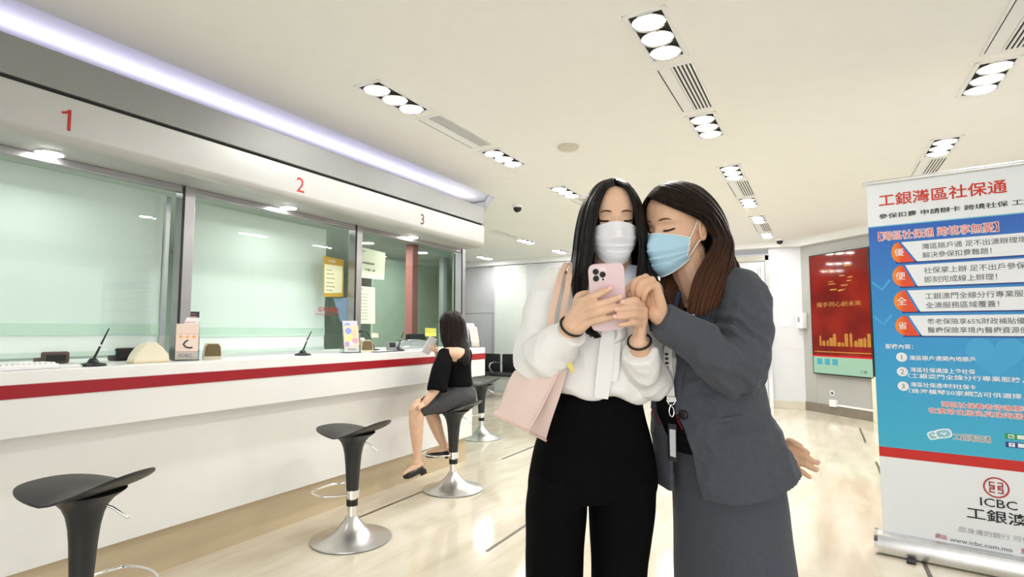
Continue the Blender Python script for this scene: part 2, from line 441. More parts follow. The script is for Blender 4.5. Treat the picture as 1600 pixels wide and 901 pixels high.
def dome(loc, label):
    t = empty('dome_camera', loc)
    bm = BM(); lathe(bm, [(0.0, 0), (0.062, 0), (0.062, -0.022), (0.052, -0.03), (0.0, -0.03)], n=28); obj('mount', bm, M_wplast, t, True)
    bm = BM(); lathe(bm, [(0.048, -0.028), (0.047, -0.045), (0.038, -0.068), (0.02, -0.082), (0.0, -0.086)], n=28); obj('dome', bm, mat('smoked_dome', (0.02, 0.02, 0.02), 0.08), t, True)
    tag(t, label, 'security camera', 'ceiling dome cameras')
dome((-3.02, 5.62, CZ), 'dark dome security camera on the ceiling past the counter end')
dome((-0.50, 9.75, CZ), 'dark dome security camera on the ceiling by the far glazed door')
t = empty('smoke_detector', (-1.688, 3.99, CZ))
bm = BM(); lathe(bm, [(0.0, 0), (0.085, 0), (0.085, -0.012), (0.07, -0.024), (0.0, -0.026)], n=32); obj('cover', bm, mat('beige_plastic', (0.62, 0.56, 0.45), 0.5), t, True)
tag(t, 'small round beige disc fitting on the ceiling between two light rows', 'smoke detector')
# ------------------------------------------------------------------ teller bulkhead above the glass
YE = 4.66
bh = empty('teller_bulkhead', (-2.88, YE, 2.07)); struct(bh)
bhi = Matrix.Translation((2.88, -YE, -2.07))
def bhp(name, bm, m, smooth=False):
    o = obj(name, bm, m, bh, smooth, 30); o.matrix_parent_inverse = bhi; return o
def strip_y(bm, prof, y0, y1):            # profile in x,z swept along y, with closed ends
    skin_rings(bm, [[Vector((x, y, z)) for x, z in prof] for y in (y0, y1)])
arc = [(-2.88 - 0.05 * (1 - math.cos(a)), 2.12 - 0.05 * math.sin(a)) for a in [i * PI / 2 / 8 for i in range(9)]]
bm = BM(); strip_y(bm, [(-3.30, 2.28), (-2.88, 2.28)] + arc + [(-3.30, 2.07)], -3.2, YE); bhp('lower_fascia', bm, M_satin, True)
bm = BM(); box(bm, (-3.28, -3.2, 2.275), (-2.90, YE - 0.02, 2.305)); bhp('shadow_gap', bm, M_dark)
bm = BM(); box(bm, (-2.95, -3.2, 2.30), (-2.882, YE - 0.005, 2.468), 0.003); bhp('upper_fascia', bm, M_satin2)
bm = BM(); box(bm, (-3.6, -3.2, 2.30), (-2.95, YE - 0.01, 2.42)); bhp('ledge', bm, M_white)
for k, (px, py, m) in enumerate(((104, 187, M_redt), (469.5, 289, M_redt), (660, 342, mat('dark_number', (0.07, 0.03, 0.03), 0.5, var=0)))):
    p = atx(px, py, -2.88)
    fm = frameM(p + Vector((0.001, 0, -0.047)), (0, 1, 0), ZA)
    if k == 0:
        bm = BM(); prism(bm, [(0.004, 0), (0.016, 0), (0.016, 0.095), (0.007, 0.095), (-0.006, 0.083), (-0.020, 0.079), (-0.020, 0.069), (0.004, 0.075)], 0.001, M=fm @ Matrix.Translation((0, -0.001, 0))); o = obj('number_lettering', bm, m, bh)
    else: o = text('number_lettering', str(k + 1), m, bh, fm, 0.095 if k < 2 else 0.088, align='CENTER')
    o.matrix_parent_inverse = bhi
dl = None
for k, (px, py) in enumerate(((80, 239), (452, 324), (645, 370))):
    p = atz(px, py, 2.07)
    if dl is None:
        dl = empty('downlight')
        bm = BM(); lathe(bm, [(0.048, 0), (0.062, 0), (0.062, -0.004), (0.048, -0.006)], n=28); obj('trim_ring', bm, M_chrome, dl, True)
        bm = BM(); lathe(bm, [(0.046, 0.002), (0.046, -0.0075), (0.0, -0.009)], n=28); obj('lens', bm, M_lens, dl, True)
        o = dl
    else: o = copy_thing(dl)
    o.location = p
    tag(o, 'round downlight in the bulkhead soffit over teller window %d' % (k + 1), 'downlight', 'bulkhead downlights')
# ------------------------------------------------------------------ teller counter
ct = empty('teller_counter', (-2.99, YE, 0)); tag(ct, 'long white bank teller counter with red stripe and beige plinth', 'counter')
cti = Matrix.Translation((2.99, -YE, 0))
def ctp(name, bm, m):
    o = obj(name, bm, m, ct); o.matrix_parent_inverse = cti; return o
bm = BM(); box(bm, (-3.55, -3.2, 0), (-3.04, 4.585, 0.235)); ctp('plinth', bm, M_plinth)
bm = BM(); box(bm, (-3.55, -3.2, 0.232), (-2.99, 4.63, 0.815), 0.003)
ctp('front_panel', bm, M_cwhite)
bm = BM(); box(bm, (-3.65, -3.2, 0.81), (-2.90, 4.72, 0.972), 0.003); ctp('apron', bm, M_cwhite)
bm = BM(); box(bm, (-3.65, -3.2, 0.970), (-2.897, 4.722, 1.026)); ctp('stripe', bm, M_red)
bm = BM(); box(bm, (-3.85, -3.2, 1.025), (-2.90, 4.72, 1.083), 0.004); ctp('worktop', bm, M_ctop)
# ------------------------------------------------------------------ teller glass screen
CT = 1.083
XF, XG = -3.17, -3.27
posts = [(1.86, 1.93), (3.20, 3.275), (4.66, 4.72)]
for k, (a, b) in enumerate([(1.835, 1.90), (3.185, 3.25), (4.655, 4.715)]):
    t = empty('window_post', (XF, (a + b) / 2, CT)); struct(t)
    bm = BM(); box(bm, (-0.05, -(b - a) / 2, 0), (0.035, (b - a) / 2, 0.99), 0.004); obj('post', bm, M_post, t)
    bm = BM(); box(bm, (0.030, -(b - a) / 2 - 0.008, 0), (0.037, -(b - a) / 2 + 0.004, 0.99)); obj('seal', bm, M_black, t)
bm = BM(); box(bm, (XF - 0.02, -3.2, 2.035), (XF + 0.03, 4.7, 2.07), 0.003); struct(obj('trim_8', bm, M_post))
for k, (a, b) in enumerate(((-3.1, 1.885), (1.955, 3.285), (3.345, 4.730))):
    w = empty('window_%d' % (k + 2), (XG, a, CT)); struct(w)
    bm = BM(); box(bm, (-0.006, 0.012, 0.14 if k < 9 else 0), (0.006, b - a - 0.012, 0.955)); obj('glass_pane', bm, M_glass, w)
    bm = BM(); box(bm, (-0.008, 0, 0), (0.012, 0.012, 0.955)); box(bm, (-0.008, b - a - 0.012, 0), (0.012, b - a, 0.955)); obj('edge_seal', bm, M_black, w)
# ------------------------------------------------------------------ staff room seen through the glass
bm = BM(); a = [bm.verts.new((x, y, 2.36)) for x, y in ((-8.3, -3.2), (-3.62, -3.2), (-3.62, 5.20), (-5.87, 8.33), (-8.3, 8.33))]
r = bmesh.ops.extrude_face_region(bm, geom=[bm.faces.new(a)])
for v in [q for q in r['geom'] if isinstance(q, bmesh.types.BMVert)]: v.co.z += 0.05
struct(obj('ceiling_staff_room', bm, M_intc))
bm = BM(); box(bm, (-8.3, -3.2, 0), (-8.2, 8.4, 2.4)); struct(obj('wall_staff_left', bm, M_int))
bm = BM(); box(bm, (-8.3, 8.3, 0), (-5.85, 8.4, 2.4)); struct(obj('wall_staff_far', bm, M_int))
pw = Vector((-3.26, 4.80, 0)); qw = Vector((-5.85, 8.40, 0))
MW = frameM(pw, qw - pw, ZA)
bm = BM(); box(bm, (0, 0, 0), ((qw - pw).length, 0.04, 2.46), M=MW); struct(obj('wall_staff_side', bm, M_int))
# glazed partition frames and the red column inside
bm = BM()
for x, y, w, m in ((-5.0, 6.9, 0.04, 0),): box(bm, (x - w, y - w, 0), (x + w, y + w, 2.36))
c = P(700, 480, 6.9); 
obj_ = obj('trim_9', bm, M_alu); struct(obj_)
g = glass_mat('partition_glass', (0.75, 0.9, 0.8), 1.4)
bm = BM(); box(bm, (-5.6, 6.0, 0.9), (-5.57, 8.3, 2.3)); o = obj('window_8', bm, mat('green_panel', (0.50, 0.64, 0.52), 0.3)); struct(o)
c = P(643, 480, 7.2)
bm = BM(); box(bm, (c.x - 0.06, c.y - 0.06, 0), (c.x + 0.06, c.y + 0.06, 2.36), 0.01)
struct(obj('pillar_red', bm, mat('red_column', (0.42, 0.13, 0.11), 0.5)))
c = P(664, 505, 6.9)
area('staff_room_light', (-5.2, 2.2, 2.33), (0, 0, -1), 1.6, 6.5, 130, (0.95, 1, 0.96))
sdl = None
for px, py in ((575, 379), (634, 411), (548, 431), (600, 450), (664, 451), (690, 449), (704, 414), (708, 432), (660, 394)):
    p = atz(px, py, 2.36)
    if p.x > -3.7 or p.x < -8 or p.y > 8.2: continue
    if (p - pw).dot(Vector((-(qw - pw).y, (qw - pw).x, 0)).normalized()) < 0.15: continue
    if sdl is None:
        sdl = empty('staff_downlight'); bm = BM(); lathe(bm, [(0.07, 0), (0.085, 0), (0.085, -0.006), (0.07, -0.008)], n=24); obj('trim_ring', bm, M_white, sdl, True)
        bm = BM(); lathe(bm, [(0.068, 0.002), (0.068, -0.0095), (0, -0.011)], n=24); obj('lens', bm, M_lens, sdl, True); o = sdl
    else: o = copy_thing(sdl)
    o.location = p; tag(o, 'small round downlight in the dim staff room ceiling behind teller window 3', 'downlight', 'staff room downlights')
# roller blinds drawn behind the first two panes
def blind(y0, y1, zb, label, band=True):
    t = empty('roller_blind', (-3.39, (y0 + y1) / 2, zb))
    h = (y1 - y0) / 2
    bm = BM()
    rings = []
    for i in range(25):
        z = 0.03 + i * (0.96 - 0.03) / 24
        rings.append([Vector((0.0015 * math.sin(i * 1.7) + (0.004 if 0.13 < z < 0.19 else 0), -h, z)), Vector((0.0015 * math.sin(i * 1.3 + 1) + (0.004 if 0.13 < z < 0.19 else 0), h, z))])
    V = skin_rings(bm, rings, closed=False)
    bm.normal_update(); bmesh.ops.solidify(bm, geom=bm.faces[:], thickness=0.003)
    obj('fabric', bm, M_blind, t, True)
    if band:
        bm = BM(); box(bm, (0.002, -h, 0.125), (0.009, h, 0.185), 0.002); obj('hem_band', bm, mat('blind_band', (0.62, 0.80, 0.69), 0.8, var=0.02), t)
    bm = BM(); box(bm, (-0.008, -h, 0.015), (0.010, h, 0.04), 0.004); obj('bottom_bar', bm, mat('blind_bar', (0.60, 0.74, 0.66), 0.5), t)
    tag(t, label, 'blind', 'roller blinds behind the teller glass')
blind(-3.0, 1.865, 1.10, 'pale green roller blind lowered behind the glass of teller window 1')
blind(1.98, 3.115, 1.085, 'pale green roller blind lowered behind the glass of teller window 2')
bm = BM(); box(bm, (-3.385, 1.868, 1.10), (-3.37, 1.895, 2.05), 0.002); struct(obj('trim_10', bm, M_alu))
# ------------------------------------------------------------------ notices on the glass
def on_glass(px, py, off=0.0): return atx(px, py, XG + 0.010 + off)
def notice(name, quad, m, label, off=0.0, cat='notice', curl=0.0):
    a, b, c, d = [on_glass(*q, off) for q in quad]            # tl, tr, br, bl
    bm = BM(); n = 8; V = []
    for i in range(n + 1):
        row = []
        for j in range(n + 1):
            u, v = j / n, i / n
            p = (a * (1 - u) + b * u) * (1 - v) + (d * (1 - u) + c * u) * v
            p.x += curl * max(0, u - 0.7) * v + 0.0008
            row.append(bm.verts.new(p))
        V.append(row)
    for i in range(n):
        for j in range(n): bm.faces.new((V[i][j], V[i][j + 1], V[i + 1][j + 1], V[i + 1][j]))
    bm.normal_update(); bmesh.ops.recalc_face_normals(bm, faces=bm.faces[:]); bmesh.ops.solidify(bm, geom=bm.faces[:], thickness=0.0008)
    o = obj(name, bm, m)
    tag(o, label, cat); return o
def gl_text(parent, body, px, py, h, w, m, off=0.0016, name='lettering'):
    p = on_glass(px, py, off)
    return text(name, body, m, parent, frameM(p, (0, 1, 0), ZA), h, w, ext=0.0003)
def rel(o, parent): return o
M_greenpaper = mat('pale_green_paper', (0.70, 0.80, 0.62), 0.7, var=0.02)
M_gold = mat('gold_print', (0.50, 0.34, 0.04), 0.5, var=0.05)
po = notice('poster', ((505.5, 399.5), (537, 406), (536, 463.5), (505, 463.5)), M_gold, 'gold bordered notice poster stuck on the teller window 2 glass', 0.0, 'poster')
po2 = notice('poster_sheet', ((507, 412), (535, 416), (534, 457.5), (506.5, 458)), mat('cream_paper', (0.72, 0.74, 0.50), 0.7), 'x', 0.002); po2.parent = po; del po2['label']; del po2['category']
for k, (py, w) in enumerate(((420, 0.055), (426, 0.075), (433, 0.085), (440, 0.07), (446, 0.085), (452, 0.06))):
    gl_text(po, '資訊通告事項說明', 509.5, py + 2, 0.010, w, mat('grey_ink', (0.25, 0.27, 0.2), 0.6, var=0), 0.004)
gl_text(po, '存款保障', 513, 409.5, 0.022, 0.07, M_paper, 0.003)
sg = text('lettering_sign', '福利金服務', M_redt, None, frameM(on_glass(496.5, 487, 0.002), (0, 1, 0), ZA), 0.042, 0.205, ext=0.0004)
tag(sg, 'red Chinese lettering stuck on the glass of teller window 2', 'lettering')
sg2 = text('subtitle_lettering', 'Subsídio Benefit Service', M_redt, sg, frameM(on_glass(492, 491.5, 0.002), (0, 1, 0), ZA), 0.014, 0.24, ext=0.0004)
bl = notice('blue_notice', ((521, 466), (543, 465), (543, 501), (532, 503)), mat('blue_paper', (0.35, 0.48, 0.70), 0.6), 'pale blue paper notice behind red lettering on the window 2 glass', -0.03)
n1 = notice('paper_notice', ((561, 385), (602, 395), (599.5, 437), (553.5, 432.5)), M_greenpaper, 'upper tilted paper notice taped to the teller window 3 glass', 0.0, curl=0.01)
gl_text(n1, '暫停服務敬請見諒', 564.5, 411.5, 0.020, 0.155, M_ink, 0.004); gl_text(n1, '不便之處', 570, 422.5, 0.019, 0.12, M_ink, 0.004)
gl_text(n1, '工銀澳門', 564, 392, 0.008, 0.06, M_ink, 0.004)
n1b = notice('blue_sticker', ((556, 404), (565, 406), (564, 420), (555, 419)), mat('cyan_print', (0.25, 0.6, 0.85), 0.5), 'small blue sticker at the left edge of the tilted window 3 notice', 0.003)
n2 = notice('paper_list', ((557, 446), (585.5, 449), (586, 505.5), (557, 505.5)), M_greenpaper, 'lower upright paper list taped to the teller window 3 glass', 0.0)
gl_text(n2, '服務收費', 560, 451.5, 0.010, 0.05, M_ink, 0.004)
for k in range(9): gl_text(n2, '存款及匯款業務說明', 560.5, 459 + k * 5, 0.006, 0.105, mat('grey_ink', (0.25, 0.27, 0.2), 0.6, var=0), 0.004)
# ------------------------------------------------------------------ things on the counter
def on_top(px, py, x): 
    p = atx(px, py, x); p.z = CT; return p
# pen on a stand
def pen_stand(loc, label, rz, h=0.17):
    t = empty('pen_stand', loc, rz)
    bm = BM(); prof = [(0, 0.001), (0.052, 0.001), (0.054, 0.006), (0.048, 0.012), (0.024, 0.018), (0.018, 0.03), (0.012, 0.036), (0, 0.037)]; lathe(bm, prof, n=28)
    obj('base', bm, M_black, t, True, 30)
    bm = BM(); tube(bm, [(0.0, 0, 0.030), (0.012, 0, 0.06), (0.03, 0, 0.11), (0.052, 0, h), (0.055, 0, h + 0.008)], [0.006, 0.0052, 0.0042, 0.003, 0.0015], 12, round_ends=True); pn = obj('pen', bm, M_black, t, True)
    bm = BM(); tube(bm, [(0.0225, 0, 0.092), (0.026, 0, 0.101)], 0.0052, 14); obj('pen_collar', bm, M_chrome, pn, True)
    tag(t, label, 'pen stand', 'pens on counter stands')
pen_stand(on_top(145, 573, -3.0), 'black counter pen on round base before teller window 1', 1.2)
pen_stand(on_top(473, 555, -3.04), 'black counter pen on round base before teller window 2', 1.2, 0.155)
# cream dome shaped dispenser
def dispenser(loc, rz, s, label):
    t = empty('tape_dispenser', loc, rz)
    prof = [(-0.115, 0.0), (-0.115, 0.025), (-0.10, 0.06), (-0.075, 0.096), (-0.04, 0.122), (0.0, 0.134), (0.025, 0.132), (0.045, 0.100), (0.062, 0.082), (0.088, 0.068), (0.102, 0.045), (0.105, 0.0)]
    bm = BM(); prism(bm, [(x * s, z * s) for x, z in prof], 0.09 * s, M=Matrix.Translation((0, -0.045 * s, 0)))
    bmesh.ops.bevel(bm, geom=bm.edges[:], offset=0.006 * s, segments=3, affect='EDGES'); obj('body', bm, M_cream, t, True)
    bm = BM(); box(bm, (-0.118 * s, -0.049 * s, 0.0), (0.108 * s, 0.049 * s, 0.018 * s), 0.004); obj('base', bm, mat('beige_base', (0.66, 0.58, 0.40), 0.5), t)
    tag(t, label, 'dispenser')
dispenser(on_top(233, 570, -3.06), 1.57, 0.80, 'cream dome-shaped dispenser on the counter before teller window 1')
# brochure stands
M_acr = glass_mat('clear_acrylic', (0.9, 0.93, 0.93), 1.45)
def leaflet(parent_t, y, w, h, zb, tilt, cols, top=None, lab=None, txt=None):
    M = Matrix.Translation((0, y, zb)) @ Matrix.Rotation(tilt, 4, 'Y')
    bm = BM(); box(bm, (-0.002, -w / 2, 0), (0.002, w / 2, h), M=M)
    return M, bm
def brochure_stand(loc, rz, label, specs, n=3):
    t = empty('brochure_stand', loc, rz)
    bm = BM()
    box(bm, (-0.075, -0.062, 0), (0.055, 0.062, 0.004), 0.001)
    for k in range(n):
        x = 0.045 - k * 0.042
        M = Matrix.Translation((x, 0, 0.003 + k * 0.045)) @ Matrix.Rotation(-0.22, 4, 'Y')
        box(bm, (-0.0015, -0.06, 0), (0.0015, 0.06, 0.05 if k < 9 else 0.1), M=M)
        M = Matrix.Translation((x - 0.03, 0, 0.003)) @ Matrix.Rotation(-0.22, 4, 'Y')
        box(bm, (-0.0015, -0.06, 0), (0.0015, 0.06, 0.13 + k * 0.045), M=M)
    for yy in (-0.062, 0.060): box(bm, (-0.085, yy, 0), (0.045, yy + 0.002, 0.06), 0.0005)
    obj('holder', bm, M_acr, t)
    tag(t, label, 'brochure stand', 'acrylic brochure stands')
    for k, (base, art) in enumerate(specs):
        x = 0.034 - k * 0.040
        M = Matrix.Translation((x, 0, 0.008 + k * 0.045)) @ Matrix.Rotation(-0.22, 4, 'Y') @ Matrix.Diagonal((1, 1.05, 1.22 - 0.06 * k, 1))
        bm = BM(); box(bm, (-0.006, -0.052, 0), (0.0, 0.052, 0.165), M=M)
        lf = obj('leaflet', bm, base); lf.location = loc; lf.rotation_euler = (0, 0, rz)
        art(lf, M)
        tag(lf, label.replace('clear brochure stand', ['front leaflet in the brochure stand', 'middle leaflet in the brochure stand', 'rear leaflet in the brochure stand'][k]), 'leaflet', 'leaflets in the brochure stands')
def art_rect(lf, M, y0, y1, z0, z1, m, name='print'):
    bm = BM(); box(bm, (0.0, y0, z0), (0.0006, y1, z1), M=M); obj(name, bm, m, lf)
def blob(lf, M, y, z, r, m, sq=1.0):
    bm = BM(); tube(bm, [M @ Vector((0.0003, y, z)), M @ Vector((0.0010, y, z))], r, 20, flat=sq); obj('print', bm, m, lf)
def art_pink(lf, M):
    art_rect(lf, M, -0.052, 0.052, 0.035, 0.036, M_redt); art_rect(lf, M, -0.05, 0.05, 0.118, 0.12, mat('pink_print', (0.75, 0.35, 0.3), 0.5))
    for y in (-0.03, 0.0, 0.03): blob(lf, M, y, 0.104, 0.008, mat('orange_print', (0.85, 0.4, 0.12), 0.5))
    bm = BM(); pts = [(0.0008, 0.004, 0.088), (0.0008, -0.010, 0.080), (0.0008, -0.016, 0.068), (0.0008, -0.006, 0.057), (0.0008, 0.012, 0.052), (0.0008, 0.026, 0.055)]
    tube(bm, [M @ Vector(p) for p in pts], 0.004, 8); obj('print', bm, M_ink, lf)
    text('lettering', 'ICBC', mat('grey_blue_ink', (0.2, 0.22, 0.35), 0.6, var=0), lf, M @ frameM((0.0012, -0.035, 0.010), (0, 1, 0), ZA), 0.016, 0.06)
def art_navy(lf, M):
    art_rect(lf, M, -0.04, 0.04, 0.135, 0.14, mat('pink_print', (0.75, 0.35, 0.3), 0.5)); art_rect(lf, M, -0.03, 0.035, 0.15, 0.153, M_gold)
def art_family(lf, M):
    for y, z, r, c in ((-0.02, 0.13, 0.024, (0.25, 0.35, 0.75)), (0.02, 0.115, 0.022, (0.85, 0.55, 0.35)), (-0.015, 0.085, 0.024, (0.9, 0.75, 0.25)), (0.025, 0.07, 0.022, (0.75, 0.35, 0.45)), (-0.03, 0.05, 0.018, (0.45, 0.3, 0.6)), (0.0, 0.05, 0.016, (0.9, 0.85, 0.8))):
        blob(lf, M, y, z, r, mat('print_%02d%02d%02d' % tuple(int(q * 99) for q in c), c, 0.5))
    art_rect(lf, M, -0.052, 0.052, 0.0, 0.032, M_paper)
    text('lettering', '理財服務', mat('pink_print', (0.75, 0.35, 0.3), 0.5), lf, M @ frameM((0.0012, -0.03, 0.010), (0, 1, 0), ZA), 0.011, 0.06)
def art_lines(lf, M):
    for z in (0.05, 0.07, 0.09, 0.12, 0.14): art_rect(lf, M, -0.04, 0.035, z, z + 0.004, mat('pink_print', (0.75, 0.35, 0.3), 0.5))
M_pk = mat('pale_pink_card', (0.82, 0.66, 0.58), 0.5); M_navy = mat('navy_card', (0.05, 0.04, 0.08), 0.5); M_lil = mat('lilac_card', (0.62, 0.6, 0.75), 0.5)
brochure_stand(on_top(291, 567, -3.09), -0.55, 'clear brochure stand on the counter at the first window post', [(M_pk, art_pink), (M_paper, art_lines), (M_navy, art_navy)])
brochure_stand(on_top(548, 552, -3.07), -0.55, 'clear brochure stand on the counter at the second window post', [(mat('peach_card', (0.80, 0.62, 0.45), 0.5), art_family), (M_lil, art_family)], 2)
brochure_stand(on_top(740, 541, -3.02), -0.2, 'clear brochure stand on the far counter end by the last post', [(M_pk, art_lines), (M_lil, art_lines)], 2)
# calculators standing on cradles
def cradle(loc, rz, label):
    t = empty('intercom', loc, rz)
    prof = [(-0.036, 0), (-0.036, 0.012), (-0.032, 0.055), (-0.022, 0.07), (0.022, 0.07), (0.032, 0.055), (0.036, 0.012), (0.036, 0)]
    M = Matrix.Rotation(PI / 2, 4, 'Z')
    bm = BM(); M = M @ Matrix.Diagonal((1.35, 1.35, 1.35, 1)); prism(bm, prof, 0.05, M=M @ Matrix.Translation((0, -0.03, 0))); bmesh.ops.bevel(bm, geom=bm.edges[:], offset=0.003, segments=2, affect='EDGES'); obj('body', bm, M_cream, t, True)
    bm = BM(); prism(bm, [(x * 0.86, 0.014 + z * 0.74) for x, z in prof], 0.003, M=M @ Matrix.Translation((0, -0.032, 0))); obj('speaker_grille', bm, mat('brown_grille', (0.16, 0.11, 0.05), 0.6), t)
    tag(t, label, 'intercom', 'counter intercoms')
cradle(on_top(331, 566.5, -3.1), -0.5, 'small brown and cream intercom right of the pink brochure stand')
cradle(on_top(571, 551.5, -3.05), -0.5, 'small brown and cream intercom right of the family brochure stand')
# keyboard and papers at the near end
kb = empty('keyboard', on_top(28, 581, -2.985), 0.12)
bm = BM(); box(bm, (-0.06, -0.13, 0.0), (0.05, 0.13, 0.022), 0.006); obj('case', bm, M_wplast, kb)
bm = BM()
for i in range(4):
    for j in range(12): box(bm, (-0.05 + i * 0.024, -0.118 + j * 0.02, 0.020), (-0.031 + i * 0.024, -0.102 + j * 0.02, 0.029), 0.003)
obj('keys', bm, M_paper, kb)
tag(kb, 'white keyboard lying on the near end of the counter', 'keyboard')
pd = empty('paper_tray', on_top(100, 577, -3.03), 0.05)
bm = BM(); box(bm, (-0.05, -0.13, 0), (0.05, 0.12, 0.008), 0.003); obj('tray', bm, M_wplast, pd)
bm = BM(); box(bm, (-0.03, -0.08, 0.008), (0.04, 0.11, 0.0095)); obj('paper', bm, M_paper, pd)
tag(pd, 'flat white tray of papers lying beside the white keyboard', 'tray')
# things behind the first blind edge
def lump(name, px, py, x, sy, sz, sx, m, label, cat, bev=0.01):
    p = on_top(px, py, x); o = empty(name, p)
    bm = BM(); box(bm, (-sx / 2, -sy / 2, 0), (sx / 2, sy / 2, sz), bev); obj('body', bm, m, o, True)
    bm = BM(); box(bm, (sx / 2 - 0.002, -sy * 0.35, sz * 0.2), (sx / 2 + 0.002, sy * 0.35, sz * 0.75), 0.001); obj('front_panel', bm, M_dark, o)
    tag(o, label, cat); return o
lump('card_reader', 194, 562, -3.42, 0.13, 0.07, 0.10, M_black, 'black office device behind the glass below the first blind', 'office device')
lump('stamp_box', 80, 566, -3.42, 0.12, 0.06, 0.10, mat('brown_plastic', (0.10, 0.06, 0.05), 0.5), 'brown box behind the glass below the first blind', 'box')
# open window 3: clutter on the staff side
pad = empty('writing_pad', on_top(598, 551, -3.02), 0.1)
bm = BM(); box(bm, (-0.09, -0.15, 0), (0.08, 0.16, 0.006), 0.002); obj('board', bm, M_black, pad)
bm = BM(); box(bm, (-0.07, -0.13, 0.006), (0.06, 0.14, 0.009)); obj('paper', bm, M_paper, pad)
tag(pad, 'black writing pad with white paper on the counter before window 3', 'writing pad')
fr = empty('display_card', on_top(562, 549, -3.12), -0.3)
bm = BM(); box(bm, (-0.004, -0.055, 0.0), (0.004, 0.055, 0.115), 0.002, M=Matrix.Rotation(-0.3, 4, 'Y')); obj('panel', bm, M_paper, fr)
bm = BM(); box(bm, (-0.05, -0.05, 0), (0.01, 0.05, 0.006), 0.002); obj('foot', bm, M_black, fr)
tag(fr, 'white tilted desk display standing by the second window post', 'desk display')
lp = empty('microphone', on_top(585, 545, -3.14), 0.0)
bm = BM(); lathe(bm, [(0, 0), (0.045, 0), (0.045, 0.012), (0.03, 0.018), (0, 0.018)], n=24); obj('base', bm, M_black, lp, True, 30)
bm = BM(); tube(bm, smooth_path([(0, 0, 0.015), (0.0, -0.04, 0.10), (0.0, -0.10, 0.155), (0.0, -0.165, 0.16)], 6), 0.004, 8); obj('gooseneck', bm, M_black, lp, True)
bm = BM(); tube(bm, [(0, -0.155, 0.162), (0, -0.20, 0.158)], [0.012, 0.010], 12, round_ends=True); obj('microphone_head', bm, M_black, lp, True)
tag(lp, 'black gooseneck microphone on the counter by the second post', 'microphone')
tr = empty('coin_tray', on_top(646, 547, -3.12), 0.0)
bm = BM(); n = 24
rings = []
for i in range(13):
    a = PI * i / 12
    rings.append([Vector((x, 0.28 * -math.cos(a), 0.006 + 0.085 * math.sin(a) ** 0.8 * k)) for x, k in ((-0.10, 0.35), (-0.05, 0.9), (0.0, 1.0), (0.04, 0.8), (0.075, 0.3), (0.08, 0.0), (-0.11, 0.0))])
skin_rings(bm, rings); obj('hood', bm, glass_mat('grey_hood', (0.70, 0.76, 0.76), 1.4, 0.35, (0.55, 0.62, 0.62)), tr, True)
bm = BM(); box(bm, (-0.11, -0.27, 0), (0.085, 0.27, 0.012), 0.004); obj('tray', bm, M_steel, tr)
tag(tr, 'clear domed cover over a metal tray before window 3', 'coin tray')
pen = pen_stand(on_top(622, 546, -3.0), 'black counter pen on round base before teller window 3', 1.3, 0.15)
bx = empty('desk_terminal', on_top(612, 549, -2.985), -0.3)
bm = BM(); box(bm, (-0.02, -0.035, 0), (0.02, 0.035, 0.075), 0.004, M=Matrix.Rotation(-0.2, 4, 'Y')); obj('body', bm, mat('grey_plastic', (0.25, 0.27, 0.29), 0.5), bx, True)
bm = BM(); box(bm, (0.019, -0.028, 0.03), (0.022, 0.028, 0.068), 0.001, M=Matrix.Rotation(-0.2, 4, 'Y')); obj('screen', bm, M_ink, bx)
tag(bx, 'small grey payment terminal on the counter before window 3', 'payment terminal')
yn = notice('yellow_notice', ((664, 512), (681.5, 513), (681.5, 525), (664, 525)), mat('yellow_paper', (0.75, 0.68, 0.12), 0.6), 'small yellow notice low on the teller window 3 glass', -0.02)
yw = notice('cream_card', ((581, 519), (591, 519.5), (591, 527), (581, 527)), M_cream, 'small cream card low on the teller window 3 glass', -0.02)
def monitor(px, py, x, rz, label):
    t = empty('monitor', on_top(px, py, x), rz); t.location.z = 0.74
    bm = BM(); box(bm, (-0.02, -0.22, 0.16), (0.02, 0.22, 0.47), 0.008); obj('screen_housing', bm, M_black, t)
    bm = BM(); tube(bm, [(0, 0, 0.02), (0, 0, 0.2)], 0.02, 12); obj('stand', bm, M_black, t)
    bm = BM(); lathe(bm, [(0, 0), (0.11, 0), (0.11, 0.012), (0, 0.02)], n=24); obj('base', bm, M_black, t)
    tag(t, label, 'monitor', 'staff monitors')
dk = empty('staff_desk', (-4.1, 1.5, 0)); 
bm = BM(); box(bm, (-0.3, -4.0, 0.70), (0.26, 3.0, 0.74), 0.004); obj('desktop', bm, mat('desk_laminate', (0.55, 0.55, 0.5), 0.5), dk)
for yy in (-3.9, -0.5, 2.9):
    bm = BM(); box(bm, (-0.28, yy - 0.02, 0), (0.24, yy + 0.02, 0.70), 0.003); obj('leg', bm, M_grey, dk)
tag(dk, 'long staff desk behind the teller glass', 'desk')
monitor(650, 530, -4.1, 0.2, 'dark desk monitor behind the teller window 3 glass')
